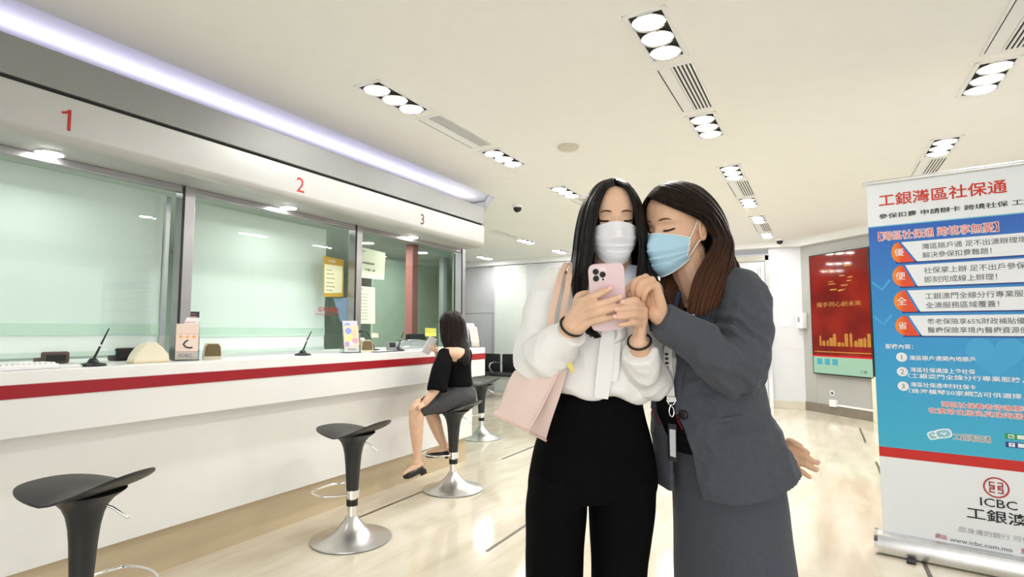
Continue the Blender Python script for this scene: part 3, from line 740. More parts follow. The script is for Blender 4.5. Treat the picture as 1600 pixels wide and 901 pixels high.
# ------------------------------------------------------------------ bar stools
M_seat = mat('black_stool_plastic', (0.022, 0.023, 0.025), 0.4, var=0.08)
def bar_stool(z_seat=0.66, rz_seat=0.0, rz_foot=0.0):
    t = empty('bar_stool')
    bm = BM(); lathe(bm, [(0.0, 0.001), (0.232, 0.001), (0.238, 0.006), (0.236, 0.011), (0.20, 0.018), (0.17, 0.024), (0.12, 0.045), (0.075, 0.082), (0.045, 0.118), (0.034, 0.14), (0.0, 0.141)], n=56); b = obj('base', bm, M_steel, t, True, 35)
    bm = BM(); lathe(bm, [(0.0, 0.13), (0.027, 0.13), (0.027, 0.285), (0, 0.286)], n=24); obj('gas_lift', bm, M_chrome, t, True)
    bm = BM(); lathe(bm, [(0.0, 0.20), (0.034, 0.20), (0.034, 0.235), (0.0, 0.236)], n=24); obj('lift_sleeve', bm, M_black, t, True, 30)
    bm = BM(); lathe(bm, [(0.0, 0.248), (0.042, 0.248), (0.042, 0.292), (0.0, 0.293)], n=28); obj('collar', bm, M_chrome, t, True, 30)
    zs = z_seat
    # black funnel column
    bm = BM(); prof = [(0.0, 0.282), (0.036, 0.282), (0.038, 0.33), (0.045, zs - 0.21), (0.051, zs - 0.15), (0.060, zs - 0.105), (0.074, zs - 0.072), (0.094, zs - 0.048), (0.118, zs - 0.032), (0.130, zs - 0.022), (0.0, zs - 0.012)]
    lathe(bm, prof, n=40); obj('column', bm, M_seat, t, True, 50)
    # saddle seat: local +x is the raised back edge, +-y the sides
    bm = BM(); n, m_ = 40, 10; top = []; bot = []
    def hz(x, y):
        z = 0.0
        u = x / 0.21
        z += 0.058 * max(0, u - 0.1) ** 1.6 - 0.004 * min(0, u)
        if u < -0.5: z -= 0.004 * (-u - 0.5)
        z -= 0.030 * (abs(y) / 0.17) ** 2.2 * max(0.0, 1 - 0.75 * abs(u)) - 0.008
        z -= 0.010 * math.exp(-((x - 0.02) ** 2 + y * y) / 0.010)
        return z
    tops = []
    for i in range(m_ + 1):
        rr = i / m_; ring_t = []; ring_b = []
        for k in range(n):
            a = 2 * PI * k / n
            ca, sa = math.cos(a), math.sin(a)
            e = 2.25
            rad = 1.0 / ((abs(ca) ** e + abs(sa) ** e) ** (1 / e))
            x = 0.238 * rr * rad * ca; y = 0.175 * rr * rad * sa
            th = 0.026 * (1 - rr ** 3) + 0.007
            z = zs + hz(x, y)
            ring_t.append(Vector((x, y, z))); ring_b.append(Vector((x, y, z - th)))
        top.append(ring_t); bot.append(ring_b)
    V = skin_rings(bm, list(reversed(top[1:])), False, True); W_ = skin_rings(bm, bot[1:], True, False)
    for k in range(n): bm.faces.new((V[0][k], V[0][(k + 1) % n], W_[-1][(k + 1) % n], W_[-1][k]))
    st = obj('seat', bm, M_seat, t, True, 60); st.rotation_euler = (0, 0, rz_seat)
    bm = BM(); tube(bm, [(0.04, 0.015, zs - 0.065), (0.085, 0.035, zs - 0.085), (0.135, 0.055, zs - 0.125)], 0.005, 10, round_ends=True); lv = obj('lift_lever', bm, M_chrome, t, True); lv.rotation_euler = (0, 0, rz_seat)
    bm = BM(); pts = [(0.0, -0.05, 0.27), (-0.10, -0.14, 0.272), (-0.20, -0.125, 0.275), (-0.235, -0.05, 0.276), (-0.235, 0.05, 0.276), (-0.20, 0.125, 0.275), (-0.10, 0.14, 0.272), (0.0, 0.05, 0.27)]
    tube(bm, smooth_path(pts, 6), 0.0065, 10); fr_ = obj('footrest', bm, M_chrome, t, True); fr_.rotation_euler = (0, 0, rz_foot)
    return t
sp = [atz(549, 842, 0), atz(708, 764, 0), atz(752, 684, 0)]
stools = [(Vector((-2.438, 1.108, 0)), 0.668, 0.30, 'black bar stool in the near left corner, cut off by the picture edge'),
          (sp[0], 0.65, 0.05, 'empty black bar stool with chrome base in front of teller window 2'),
          (sp[1], 0.64, 0.0, 'black bar stool the seated woman sits on at the counter'),
          (sp[2], 0.64, 0.3, 'farthest black bar stool, beyond the counter end')]
for loc, zs, rz, lab in stools:
    s = bar_stool(zs, rz, -PI / 2 if 'corner' in lab else rz); s.location = loc; tag(s, lab, 'bar stool', 'bar stools at the teller counter')
# ------------------------------------------------------------------ waiting seats on a beam
ws = empty('beam_seating', (-5.3, 9.35, 0))
M_vinyl = mat('black_vinyl', (0.02, 0.021, 0.023), 0.4, var=0.1)
for k in range(4):
    x = -0.95 + k * 0.56
    bm = BM(); box(bm, (x - 0.255, -0.42, 0.40), (x + 0.255, 0.04, 0.46), 0.025); obj('seat', bm, M_vinyl, ws, True)
    bm = BM(); box(bm, (x - 0.255, 0.03, 0.44), (x + 0.255, 0.08, 0.80), 0.022, M=Matrix.Translation((0, 0, 0)) @ Matrix.Rotation(0, 4, 'X')); box(bm, (x - 0.25, 0.02, 0.615), (x + 0.25, 0.032, 0.622)); obj('backrest', bm, M_vinyl, ws, True)
bm = BM(); box(bm, (-1.3, -0.20, 0.33), (1.05, -0.14, 0.39), 0.004); obj('beam', bm, M_steel, ws)
for x in (-1.1, 0.85):
    bm = BM(); box(bm, (x - 0.025, -0.19, 0.03), (x + 0.025, -0.15, 0.34), 0.004); box(bm, (x - 0.03, -0.45, 0.0), (x + 0.03, 0.12, 0.035), 0.01); obj('leg', bm, M_steel, ws)
for x in (-1.23, -0.67, -0.11, 0.45, 1.01):
    bm = BM(); tube(bm, smooth_path([(x, 0.03, 0.62), (x, -0.2, 0.645), (x, -0.36, 0.63), (x, -0.38, 0.55), (x, -0.2, 0.40)], 5), 0.014, 8); obj('armrest', bm, M_steel, ws, True)
tag(ws, 'row of black padded waiting seats on a beam against the far wall', 'waiting seats')
# ------------------------------------------------------------------ wall screen, dispenser and sockets on the angled wall
scr = empty('wall_screen', TV0 + TVD * 0.76 + Vector((0, 0, 0.588))); 
sx0, sx1, sz0, sz1 = 0.237, 1.285, 0.588, 2.412
inv = Matrix.Translation(-scr.location)
def scp(name, bm, m, sm=False):
    o = obj(name, bm, m, scr, sm); o.matrix_parent_inverse = inv; return o
bm = BM(); box(bm, (sx0, -0.07, sz0), (sx1, -0.005, sz1), 0.004, M=MT); scp('casing', bm, M_black)
def screen_mat():
    m = bpy.data.materials.new('red_screen'); m.use_nodes = True; nt = m.node_tree; b = nt.nodes['Principled BSDF']; L = nt.links.new
    tc = nt.nodes.new('ShaderNodeTexCoord'); n = nt.nodes.new('ShaderNodeTexNoise'); n.inputs['Scale'].default_value = 1.6; L(tc.outputs['Object'], n.inputs['Vector'])
    rp = nt.nodes.new('ShaderNodeValToRGB'); e = rp.color_ramp.elements; e[0].position = 0.35; e[0].color = (0.30, 0.010, 0.006, 1); e[1].position = 0.65; e[1].color = (0.62, 0.035, 0.012, 1)
    L(n.outputs[0], rp.inputs[0]); L(rp.outputs[0], b.inputs['Emission Color']); b.inputs['Emission Strength'].default_value = 0.5
    b.inputs['Base Color'].default_value = (0.02, 0.004, 0.004, 1); b.inputs['Roughness'].default_value = 0.06
    return m
bm = BM(); box(bm, (sx0 + 0.018, -0.072, sz0 + 0.29), (sx1 - 0.018, -0.069, sz1 - 0.018), M=MT); scp('display_picture', bm, screen_mat())
bm = BM(); box(bm, (sx0 + 0.018, -0.072, sz0 + 0.018), (sx1 - 0.018, -0.069, sz0 + 0.27), M=MT); scp('display_footer', bm, mat('mint_screen', (0.1, 0.15, 0.12), 0.1, var=0, emis=(0.40, 0.66, 0.46), es=0.6))
bm = BM(); box(bm, (sx0 + 0.018, -0.073, sz0 + 0.268), (sx1 - 0.018, -0.07, sz0 + 0.292), M=MT); scp('display_stripe', bm, mat('red_screen_stripe', (0.2, 0.01, 0.01), 0.2, var=0, emis=(0.6, 0.01, 0.02), es=0.8))
M_gs = mat('gold_screen', (0.2, 0.12, 0.02), 0.2, var=0, emis=(0.55, 0.28, 0.07), es=0.5)
def sct(body, x, z, h, w, m):
    o = text('screen_lettering', body, m, scr, MT @ frameM((x, -0.074, z), (1, 0, 0), ZA), h, w)
    if o: o.matrix_parent_inverse = inv
sct('攜手同心創未來', 0.36, 1.60, 0.075, 0.78, M_gs)
sct('工銀', sx1 - 0.22, sz0 + 0.06, 0.045, 0.12, mat('grey_ink_screen', (0.1, 0.12, 0.12), 0.3))
bm = BM(); rnd = random.Random(3); x = sx0 + 0.15
while x < sx1 - 0.06:                     # golden skyline
    w = rnd.uniform(0.025, 0.07); h = rnd.uniform(0.05, 0.20)
    box(bm, (x, -0.0745, sz0 + 0.43), (x + w, -0.0715, sz0 + 0.43 + h), M=MT)
    if rnd.random() < 0.5: prism(bm, [(x, sz0 + 0.43 + h), (x + w, sz0 + 0.43 + h), (x + w / 2, sz0 + 0.46 + h)], 0.003, M=MT @ Matrix.Translation((0, -0.0745, 0)))
    x += w + rnd.uniform(0.0, 0.03)
box(bm, (sx0 + 0.05, -0.0745, sz0 + 0.335), (sx1 - 0.03, -0.0715, sz0 + 0.35), M=MT)
scp('display_skyline', bm, mat('dim_gold_screen', (0.2, 0.1, 0.02), 0.2, var=0, emis=(0.55, 0.22, 0.04), es=0.5))
bm = BM()
for i in range(16):
    xx = rnd.uniform(0.55, 1.0); zz = 2.02 + rnd.uniform(-0.2, 0.17); ww = rnd.uniform(0.04, 0.13)
    box(bm, (xx - ww / 2, -0.0745, zz), (xx + ww / 2, -0.0715, zz + rnd.uniform(0.008, 0.02)), M=MT)
scp('display_clouds', bm, M_gs)
for k in range(3):
    bm = BM(); box(bm, (sx0 + 0.09 + k * 0.14, -0.0745, sz0 + 0.15), (sx0 + 0.185 + k * 0.14, -0.0715, sz0 + 0.24), 0.001, M=MT); scp('display_icon', bm, mat('teal_icon', (0.05, 0.2, 0.25), 0.3, var=0, emis=(0.03, 0.25, 0.33), es=0.6))
tag(scr, 'tall wall screen showing a red and gold picture with mint footer', 'screen')
sd = empty('sanitiser_dispenser', TV0 + TVD * 0.06 + Vector((0, 0, 1.28))); MS = MT @ Matrix.Translation((0.05, 0, 1.28)); iv = Matrix.Translation(-sd.location)
bm = BM(); box(bm, (-0.075, -0.12, 0), (0.055, -0.001, 0.25), 0.02, M=MS); o = obj('case', bm, M_wplast, sd, True); o.matrix_parent_inverse = iv
bm = BM(); box(bm, (-0.03, -0.123, 0.10), (0.01, -0.118, 0.18), 0.004, M=MS); o = obj('level_window', bm, mat('grey_plastic', (0.25, 0.27, 0.29), 0.5), sd); o.matrix_parent_inverse = iv
tag(sd, 'white hand sanitiser dispenser on the wall left of the screen', 'dispenser')
so = empty('wall_socket', TV0 + TVD * 0.516 + Vector((0, 0, 0.30))); iv = Matrix.Translation(-so.location)
bm = BM(); box(bm, (0.47, -0.008, 0.27), (0.56, -0.001, 0.36), 0.002, M=MT); o = obj('plate', bm, M_grey, so); o.matrix_parent_inverse = iv
bm = BM(); box(bm, (0.50, -0.01, 0.30), (0.53, -0.007, 0.33), 0.001, M=MT); o = obj('switch', bm, M_dark, so); o.matrix_parent_inverse = iv
tag(so, 'grey square socket plate on the angled wall under the screen', 'wall socket')
sb = empty('cable_trunking', TV0 + TVD * 0.55 + Vector((0, 0, 0.14))); iv = Matrix.Translation(-sb.location)
bm = BM(); box(bm, (0.49, -0.05, 0.12), (0.61, -0.001, 0.22), 0.006, M=MT); o = obj('junction_box', bm, M_wplast, sb); o.matrix_parent_inverse = iv
bm = BM(); box(bm, (0.61, -0.025, 0.135), (1.235, -0.001, 0.16), 0.003, M=MT); o = obj('conduit', bm, M_wplast, sb); o.matrix_parent_inverse = iv
tag(sb, 'white junction box with conduit along the foot of the angled wall', 'cable trunking')
pl = empty('switch_plate', aty(1227, 504, 10.049)); iv = Matrix.Translation(-pl.location)
bm = BM(); p = pl.location; box(bm, (p.x - 0.06, 10.038, p.z - 0.06), (p.x + 0.06, 10.049, p.z + 0.06), 0.003); o = obj('plate', bm, M_white, pl); o.matrix_parent_inverse = iv
bm = BM(); box(bm, (p.x - 0.03, 10.034, p.z - 0.035), (p.x + 0.03, 10.040, p.z + 0.035), 0.002); o = obj('rocker', bm, M_white, pl); o.matrix_parent_inverse = iv
tag(pl, 'white switch plate on the pale panel right of the far door', 'switch plate')
# ------------------------------------------------------------------ roll-up banner
bn = empty('roll_up_banner', (0.254, 3.865, 0), math.radians(-8.772))
B0 = Vector((0.254, 3.865, 0)); BD = Vector((math.cos(math.radians(-8.772)), math.sin(math.radians(-8.772)), 0)); BN = Vector((BD.y, -BD.x, 0))
def b2(px, py):
    r = ray(px, py); q = C0 + r * ((B0 - C0).dot(BN) / r.dot(BN)); return (q - B0).dot(BD), q.z
BW0, BW1, BZ0, BZ1 = 0.022, 1.20, 0.10, 2.105
def banner_mat():
    m = bpy.data.materials.new('blue_banner_print'); m.use_nodes = True; nt = m.node_tree; b = nt.nodes['Principled BSDF']; L = nt.links.new
    tc = nt.nodes.new('ShaderNodeTexCoord'); sp_ = nt.nodes.new('ShaderNodeSeparateXYZ'); L(tc.outputs['Object'], sp_.inputs[0])
    mr = nt.nodes.new('ShaderNodeMapRange'); mr.inputs['From Min'].default_value = 0.58; mr.inputs['From Max'].default_value = 1.86; L(sp_.outputs['Z'], mr.inputs[0])
    rp = nt.nodes.new('ShaderNodeValToRGB'); e = rp.color_ramp.elements
    e[0].position = 0; e[0].color = (0.045, 0.42, 0.62, 1); e[1].position = 1; e[1].color = (0.02, 0.11, 0.48, 1); x = e.new(0.45); x.color = (0.03, 0.30, 0.62, 1)
    L(mr.outputs[0], rp.inputs[0]); L(rp.outputs[0], b.inputs['Base Color']); b.inputs['Roughness'].default_value = 0.5
    return m
M_bw = mat('banner_white', (0.78, 0.81, 0.85), 0.5, var=0.0)
M_bblue = banner_mat()
def bbox(name, s0, s1, z0, z1, y0, y1, m, parent=bn, bev=0.0):
    bm = BM(); box(bm, (s0, y0, z0), (s1, y1, z1), bev); return obj(name, bm, m, parent)
sheet = bbox('sheet', BW0, BW1, BZ0, BZ1, 0.0, 0.0012, M_bw)
zb1 = b2(1357, 355)[1]; zr1 = b2(1376.4, 697)[1]; zr0 = b2(1376.4, 712)[1]
bbox('blue_field', BW0, BW1, zr1, zb1, -0.0006, 0.0, M_bblue, sheet)
bbox('red_band', BW0, BW1, zr0, zr1, -0.0008, 0.0, mat('banner_red', (0.55, 0.02, 0.015), 0.5, var=0), sheet)
bbox('field_edge', BW0, BW1, zb1 - 0.004, zb1 + 0.002, -0.0008, 0.0, mat('banner_cyan', (0.15, 0.5, 0.6), 0.5, var=0), sheet)
# cassette, top rail and rear pole
bm = BM(); prof = [(-0.055, 0.012), (-0.062, 0.03), (-0.06, 0.075), (-0.045, 0.105), (-0.02, 0.118), (0.01, 0.12), (0.045, 0.105), (0.06, 0.07), (0.06, 0.012)]
skin_rings(bm, [[Vector((s, y, z)) for y, z in prof] for s in (0.0, 1.22)]); obj('cassette', bm, M_alu, bn, True, 35)
for s in (0.0, 1.22):
    bm = BM(); cc = [Vector((s, y * 1.08, 0.06 + (z - 0.06) * 1.08)) for y, z in prof]; skin_rings(bm, [cc, [p + Vector((-0.018 if s == 0 else 0.018, 0, 0)) for p in cc]]); obj('end_cap', bm, M_chrome, bn, True, 35)
for s in (0.15, 1.05):
    bm = BM(); box(bm, (s - 0.02, -0.11, 0.0), (s + 0.02, 0.13, 0.014), 0.004); obj('foot', bm, M_black, bn)
bm = BM(); tube(bm, [(0.0, 0.0, 2.115), (1.22, 0.0, 2.115)], 0.014, 14); obj('top_rail', bm, M_alu, bn, True, 40)
bm = BM(); tube(bm, [(0.6, 0.03, 0.1), (0.6, 0.012, 2.11)], 0.009, 10); obj('pole', bm, M_alu, bn, True)
M_or = mat('orange_badge', (0.85, 0.28, 0.03), 0.5, var=0.0)
def badge_print():
    nt = M_or.node_tree; b = nt.nodes['Principled BSDF']; tc = nt.nodes.new('ShaderNodeTexCoord'); sx = nt.nodes.new('ShaderNodeSeparateXYZ'); mr = nt.nodes.new('ShaderNodeMapRange'); rp = nt.nodes.new('ShaderNodeValToRGB')
    mr.inputs['From Min'].default_value = 0.07; mr.inputs['From Max'].default_value = 0.18; e = rp.color_ramp.elements; e[0].color = (0.95, 0.50, 0.03, 1); e[1].color = (0.72, 0.07, 0.02, 1)
    for a, c in ((tc.outputs['Object'], sx.inputs[0]), (sx.outputs['X'], mr.inputs[0]), (mr.outputs[0], rp.inputs[0]), (rp.outputs[0], b.inputs['Base Color'])): nt.links.new(a, c)
badge_print(); M_orr = mat('banner_redtext', (0.65, 0.04, 0.02), 0.5, var=0)
M_grey_t = mat('grey_text', (0.12, 0.12, 0.13), 0.6, var=0); M_whi_t = mat('white_text', (0.85, 0.88, 0.9), 0.5, var=0); M_shadow = mat('navy_print', (0.02, 0.05, 0.22), 0.5, var=0)
def bt(body, px, py, hpx, m, px2=None, py2=None, bold=0.0, off=0.0016, parent=sheet, name='lettering', width=None, align='LEFT'):
    s, z = b2(px, py); h = b2(px, py - hpx)[1] - z
    w = width
    if px2 is not None: w = b2(px2, py2)[0] - s
    return text(name, body, m, parent, frameM((s, -off, z), (1, 0, 0), ZA), h, w, ext=0.0004, bold=bold, align=align)
bt('工銀灣區社保通', 1373.5, 323.5, 19.5, M_orr, 1574, 299, 0.012, name='title_lettering')
bt('參保扣費 申請辦卡 跨境社保 工銀澳門 首家推出', 1373.5, 342.5, 8, M_ink, width=0.95, bold=0.008)
def outlined(body, px, py, hpx, m, px2=None, py2=None, width=None, o=0.0028, name='lettering'):
    for k, (dx, dz) in enumerate(((1, 0), (-1, 0), (0, 1), (0, -1), (.7, .7), (-.7, .7), (.7, -.7), (-.7, -.7))):
        q = bt(body, px, py, hpx, M_whi_t, px2, py2, 0.0, 0.0014 + 0.00005 * k, width=width, name='lettering_outline')
        for v in q.data.vertices: v.co += Vector((dx * o, 0, dz * o))
    bt(body, px, py, hpx, m, px2, py2, 0.0, 0.0026, width=width, name=name)
outlined('【灣區社保通 跨境享無憂】', 1373, 376.5, 13.5, M_orr, 1560, 357, name='slogan_lettering')
rows = [((1393, 395), (1408, 379.5), (1433, 409.5), (1600, 361.8), (1600, 396.5), '優', '灣區賬戶通 足不出澳辦理增值', '解決參保扣費難題！', 1441),
        ((1394.5, 432), (1414.5, 416.3), (1434, 447), (1600, 401), (1600, 440), '便', '社保掌上辦 足不出戶參保繳費', '即刻完成線上辦理！', 1444),
        ((1396.6, 469.5), (1418, 454.8), (1438, 486), (1600, 445.5), (1600, 484.4), '全', '工銀澳門全線分行專業服務窗', '全澳服務區域覆蓋！', 1446),
        ((1398.8, 508.8), (1420, 492.6), (1441, 524.4), (1600, 491), (1600, 524.8), '省', '養老保險享65%財政補貼優惠', '醫療保險享境內醫療資源便', 1449)]
for lft, pt, pb, rt, rb, ch, t1, t2, tx in rows:
    s_t, zt = b2(*pt); s_b, zb = b2(*pb); zt2 = b2(*rt)[1]; zb2 = b2(*rb)[1]; sl = b2(*lft)[0]
    zt = (zt + zt2) / 2; zb = (zb + zb2) / 2
    pill = bbox('pill_shadow', s_t - 0.03, 1.15, zb - 0.008, zb + 0.006, -0.0009, -0.0005, M_shadow, sheet)
    bm = BM(); prism(bm, [(s_t, zt), (s_b, zb), (1.15, zb), (1.15, zt)], 0.0006, M=Matrix.Translation((0, -0.0014, 0))); obj('pill_panel', bm, M_bw, sheet)
    r = (zt - zb) / 2; zc = (zt + zb) / 2
    rx = min(r, s_t - 0.013 - sl)
    arcp = [(sl + rx - rx * math.sin(a), zc + r * math.cos(a)) for a in [PI * i / 16 for i in range(17)]]
    bm = BM(); prism(bm, arcp + [(s_b - 0.012, zb), (s_t - 0.012, zt)], 0.0006, M=Matrix.Translation((0, -0.0020, 0))); obj('badge', bm, M_or, sheet)
    text('badge_lettering', ch, M_whi_t, sheet, frameM((sl + r * 0.62, -0.0026, zc - r * 0.36), (1, 0, 0), ZA), r * 0.74, ext=0.0004, bold=0.0, align='CENTER')
    st0 = b2(tx, (lft[1]))[0]; hh = (zt - zb)
    text('lettering', t1, M_grey_t, sheet, frameM((st0, -0.0016, zc + hh * 0.06), (1, 0, 0), ZA), hh * 0.29, None, ext=0.0004, bold=0.004)
    text('lettering', t2, M_grey_t, sheet, frameM((st0, -0.0016, zc - hh * 0.36), (1, 0, 0), ZA), hh * 0.29, None, ext=0.0004, bold=0.004)
bt('服務內容：', 1383.5, 544.5, 7.5, M_whi_t, 1427, 544.5, 0.015)
for k, (px, py) in enumerate(((1408.8, 557.7), (1410, 580.3), (1411.3, 603))):
    s, z = b2(px, py); bm = BM(); tube(bm, [(s, -0.0012, z), (s, -0.0004, z)], 0.026, 28); obj('number_disc', bm, M_bw, sheet)
    text('lettering', str(k + 1), M_grey_t, sheet, frameM((s, -0.0016, z - 0.013), (1, 0, 0), ZA), 0.026, ext=0.0004, align='CENTER')
bt('灣區賬戶通開內地賬戶', 1421, 562.5, 7.5, M_whi_t, 1524, 563, 0.015)
bt('灣區社保通線上參社保', 1422.5, 581, 7.5, M_whi_t, 1524, 583, 0.015); bt('（工銀澳門全線分行專業服務，即時辦理', 1419, 590.5, 8, M_whi_t, width=0.66, bold=0.012)
bt('灣區社保通申辦社保卡', 1423, 604, 7.5, M_whi_t, 1525, 608, 0.015); bt('（珠海橫琴50家網點可供選擇，盡享優惠', 1420, 614, 8, M_whi_t, width=0.66, bold=0.012)
outlined('灣區社保養老待遇標準領先內地', 1471, 635, 8.5, M_orr, width=0.50, o=0.002); outlined('在澳常住居民與珠海居民享受同等', 1451, 644.5, 8.5, M_orr, width=0.58, o=0.002)
outlined('工銀灣區通', 1490, 686.5, 10, M_grey_t, 1548, 690, o=0.0022)
# twin linked card emblem
for k, (px, py, w, h, ang) in enumerate(((1460, 679.5, 0.062, 0.045, 0.35), (1474, 677, 0.075, 0.05, 0.25))):
    s, z = b2(px, py); Me = Matrix.Translation((s, -0.0013 - 0.0008 * k, z)) @ Matrix.Rotation(-ang, 4, 'Y')
    pts = [(w / 2 * (abs(math.cos(a)) ** 0.6) * (1 if math.cos(a) > 0 else -1), h / 2 * (abs(math.sin(a)) ** 0.6) * (1 if math.sin(a) > 0 else -1)) for a in [2 * PI * i / 32 for i in range(32)]]
    bm = BM(); prism(bm, pts, 0.0006, M=Me); obj('emblem_plate', bm, M_whi_t, sheet)
    bm = BM(); prism(bm, [(x * 0.8, z_ * 0.75) for x, z_ in pts], 0.0006, M=Me @ Matrix.Translation((0, -0.0005, 0))); obj('emblem_inner', bm, mat('emblem_cyan', (0.25, 0.55, 0.65), 0.5, var=0), sheet)
    bm = BM(); tube(bm, [Me @ Vector((-w * 0.15, -0.0008, h * 0.12)), Me @ Vector((w * 0.05, -0.0008, -h * 0.12)), Me @ Vector((w * 0.18, -0.0008, h * 0.1))], 0.004, 8); obj('emblem_mark', bm, M_whi_t, sheet)
for k, (px, py, m, t_) in enumerate(((1570, 677, mat('green_icon', (0.02, 0.30, 0.05), 0.5, var=0), '微信'), (1571, 690, mat('navy_icon', (0.015, 0.05, 0.25), 0.5, var=0), 'f'))):
    s, z = b2(px, py)
    bbox('social_frame', s, s + 0.30, z - 0.026, z + 0.002, -0.0012, -0.0004, m, sheet)
    bbox('social_field', s + 0.047, s + 0.295, z - 0.022, z - 0.002, -0.0018, -0.0008, M_bw, sheet)
    bbox('social_icon', s + 0.012, s + 0.036, z - 0.022, z - 0.002, -0.0018, -0.0008, M_bw, sheet, 0.0003)
    text('lettering', t_, m, sheet, frameM((s + 0.024, -0.002, z - 0.019), (1, 0, 0), ZA), 0.014, None if k else 0.018, ext=0.0004, align='CENTER', bold=0.02)
# round bank emblem: ring with a squared coin motif
s, z = b2(1556.5, 761.5)
M_dr = mat('emblem_red', (0.42, 0.03, 0.03), 0.5, var=0)
for r0, r1 in ((0.052, 0.045),):
    bm = BM(); n = 48
    a_ = [[Vector((s + r * math.cos(2 * PI * i / n), y, z + r * math.sin(2 * PI * i / n))) for i in range(n)] for r, y in ((r0, -0.0004), (r0, -0.0016), (r1, -0.0016), (r1, -0.0004))]
    skin_rings(bm, a_, False, False); obj('emblem_ring', bm, M_dr, sheet)
bm = BM(); u = 0.0056
for sg in (1, -1):
    for x0, x1, z0, z1 in ((-5, -1, 4, 5), (-5, -4, 1, 5), (-5, -1, 1, 2), (-2, -1, 0, 2), (1, 5, 4, 5), (4, 5, 1, 5), (1, 5, 1, 2), (1, 2, 0, 2), (-5, -1, -0.4, 0.4), (1, 5, -0.4, 0.4)):
        if abs(z0) == 0.4 and sg < 0: continue
        zz0, zz1 = sorted((z0 * sg, z1 * sg)); box(bm, (s + x0 * u, -0.0018, z + zz0 * u), (s + x1 * u, -0.0008, z + zz1 * u))
obj('emblem_mark', bm, M_dr, sheet)
text('logo_lettering', 'ICBC', M_ink, sheet, frameM((s + 0.005, -0.0016, b2(1558, 793)[1]), (1, 0, 0), ZA), 0.043, 0.145, ext=0.0004, bold=0.004, align='CENTER')
sL, zL = b2(1511, 809); text('logo_lettering', '工銀澳門', M_ink, sheet, frameM((sL, -0.0016, zL), (1, 0, 0), ZA), 0.062, 0.32, ext=0.0004, bold=0.01)
sL, zL = b2(1498, 830); text('lettering', '您身邊的銀行 可信賴的銀行', mat('pale_grey_text', (0.4, 0.4, 0.4), 0.6, var=0), sheet, frameM((sL, -0.0016, zL), (1, 0, 0), ZA), 0.028, 0.42, ext=0.0004)
sL, zL = b2(1461.5, 840); text('lettering', '網站', M_dr, sheet, frameM((sL, -0.0016, zL), (1, 0, 0), ZA), 0.026, 0.05, ext=0.0004)
text('lettering', 'www.icbc.com.mo', M_grey_t, sheet, frameM((sL + 0.062, -0.0016, zL - 0.003), (1, 0, 0), ZA), 0.022, 0.25, ext=0.0004)
text('lettering', '服務熱線', M_dr, sheet, frameM((sL + 0.345, -0.0016, zL), (1, 0, 0), ZA), 0.027, 0.11, ext=0.0004)
# pale heart and zigzag decoration printed on the blue field
M_deco = mat('banner_pale_blue', (0.10, 0.40, 0.70), 0.5, var=0)
s, z = b2(1555, 555); hp = []
for i in range(40):
    a = 2 * PI * i / 40; hp.append((s + 0.0075 * 16 * math.sin(a) ** 3, z + 0.0075 * (13 * math.cos(a) - 5 * math.cos(2 * a) - 2 * math.cos(3 * a) - math.cos(4 * a))))
bm = BM(); prism(bm, hp, 0.0004, M=Matrix.Translation((0, -0.0009, 0))); obj('heart_print', bm, mat('banner_mid_blue', (0.055, 0.36, 0.66), 0.5, var=0), sheet)
for zc in (1.50, 1.30):
    bm = BM(); tube(bm, [(0.028, -0.0004, zc + 0.03), (0.075, -0.0004, zc - 0.015), (0.115, -0.0004, zc + 0.04)], 0.008, 6, flat=0.08, ref=(0, 1, 0)); obj('zigzag_print', bm, mat('banner_mid_blue', (0.055, 0.36, 0.66), 0.5, var=0), sheet)
tag(bn, 'tall blue and white roll-up banner with Chinese print in silver base', 'banner')
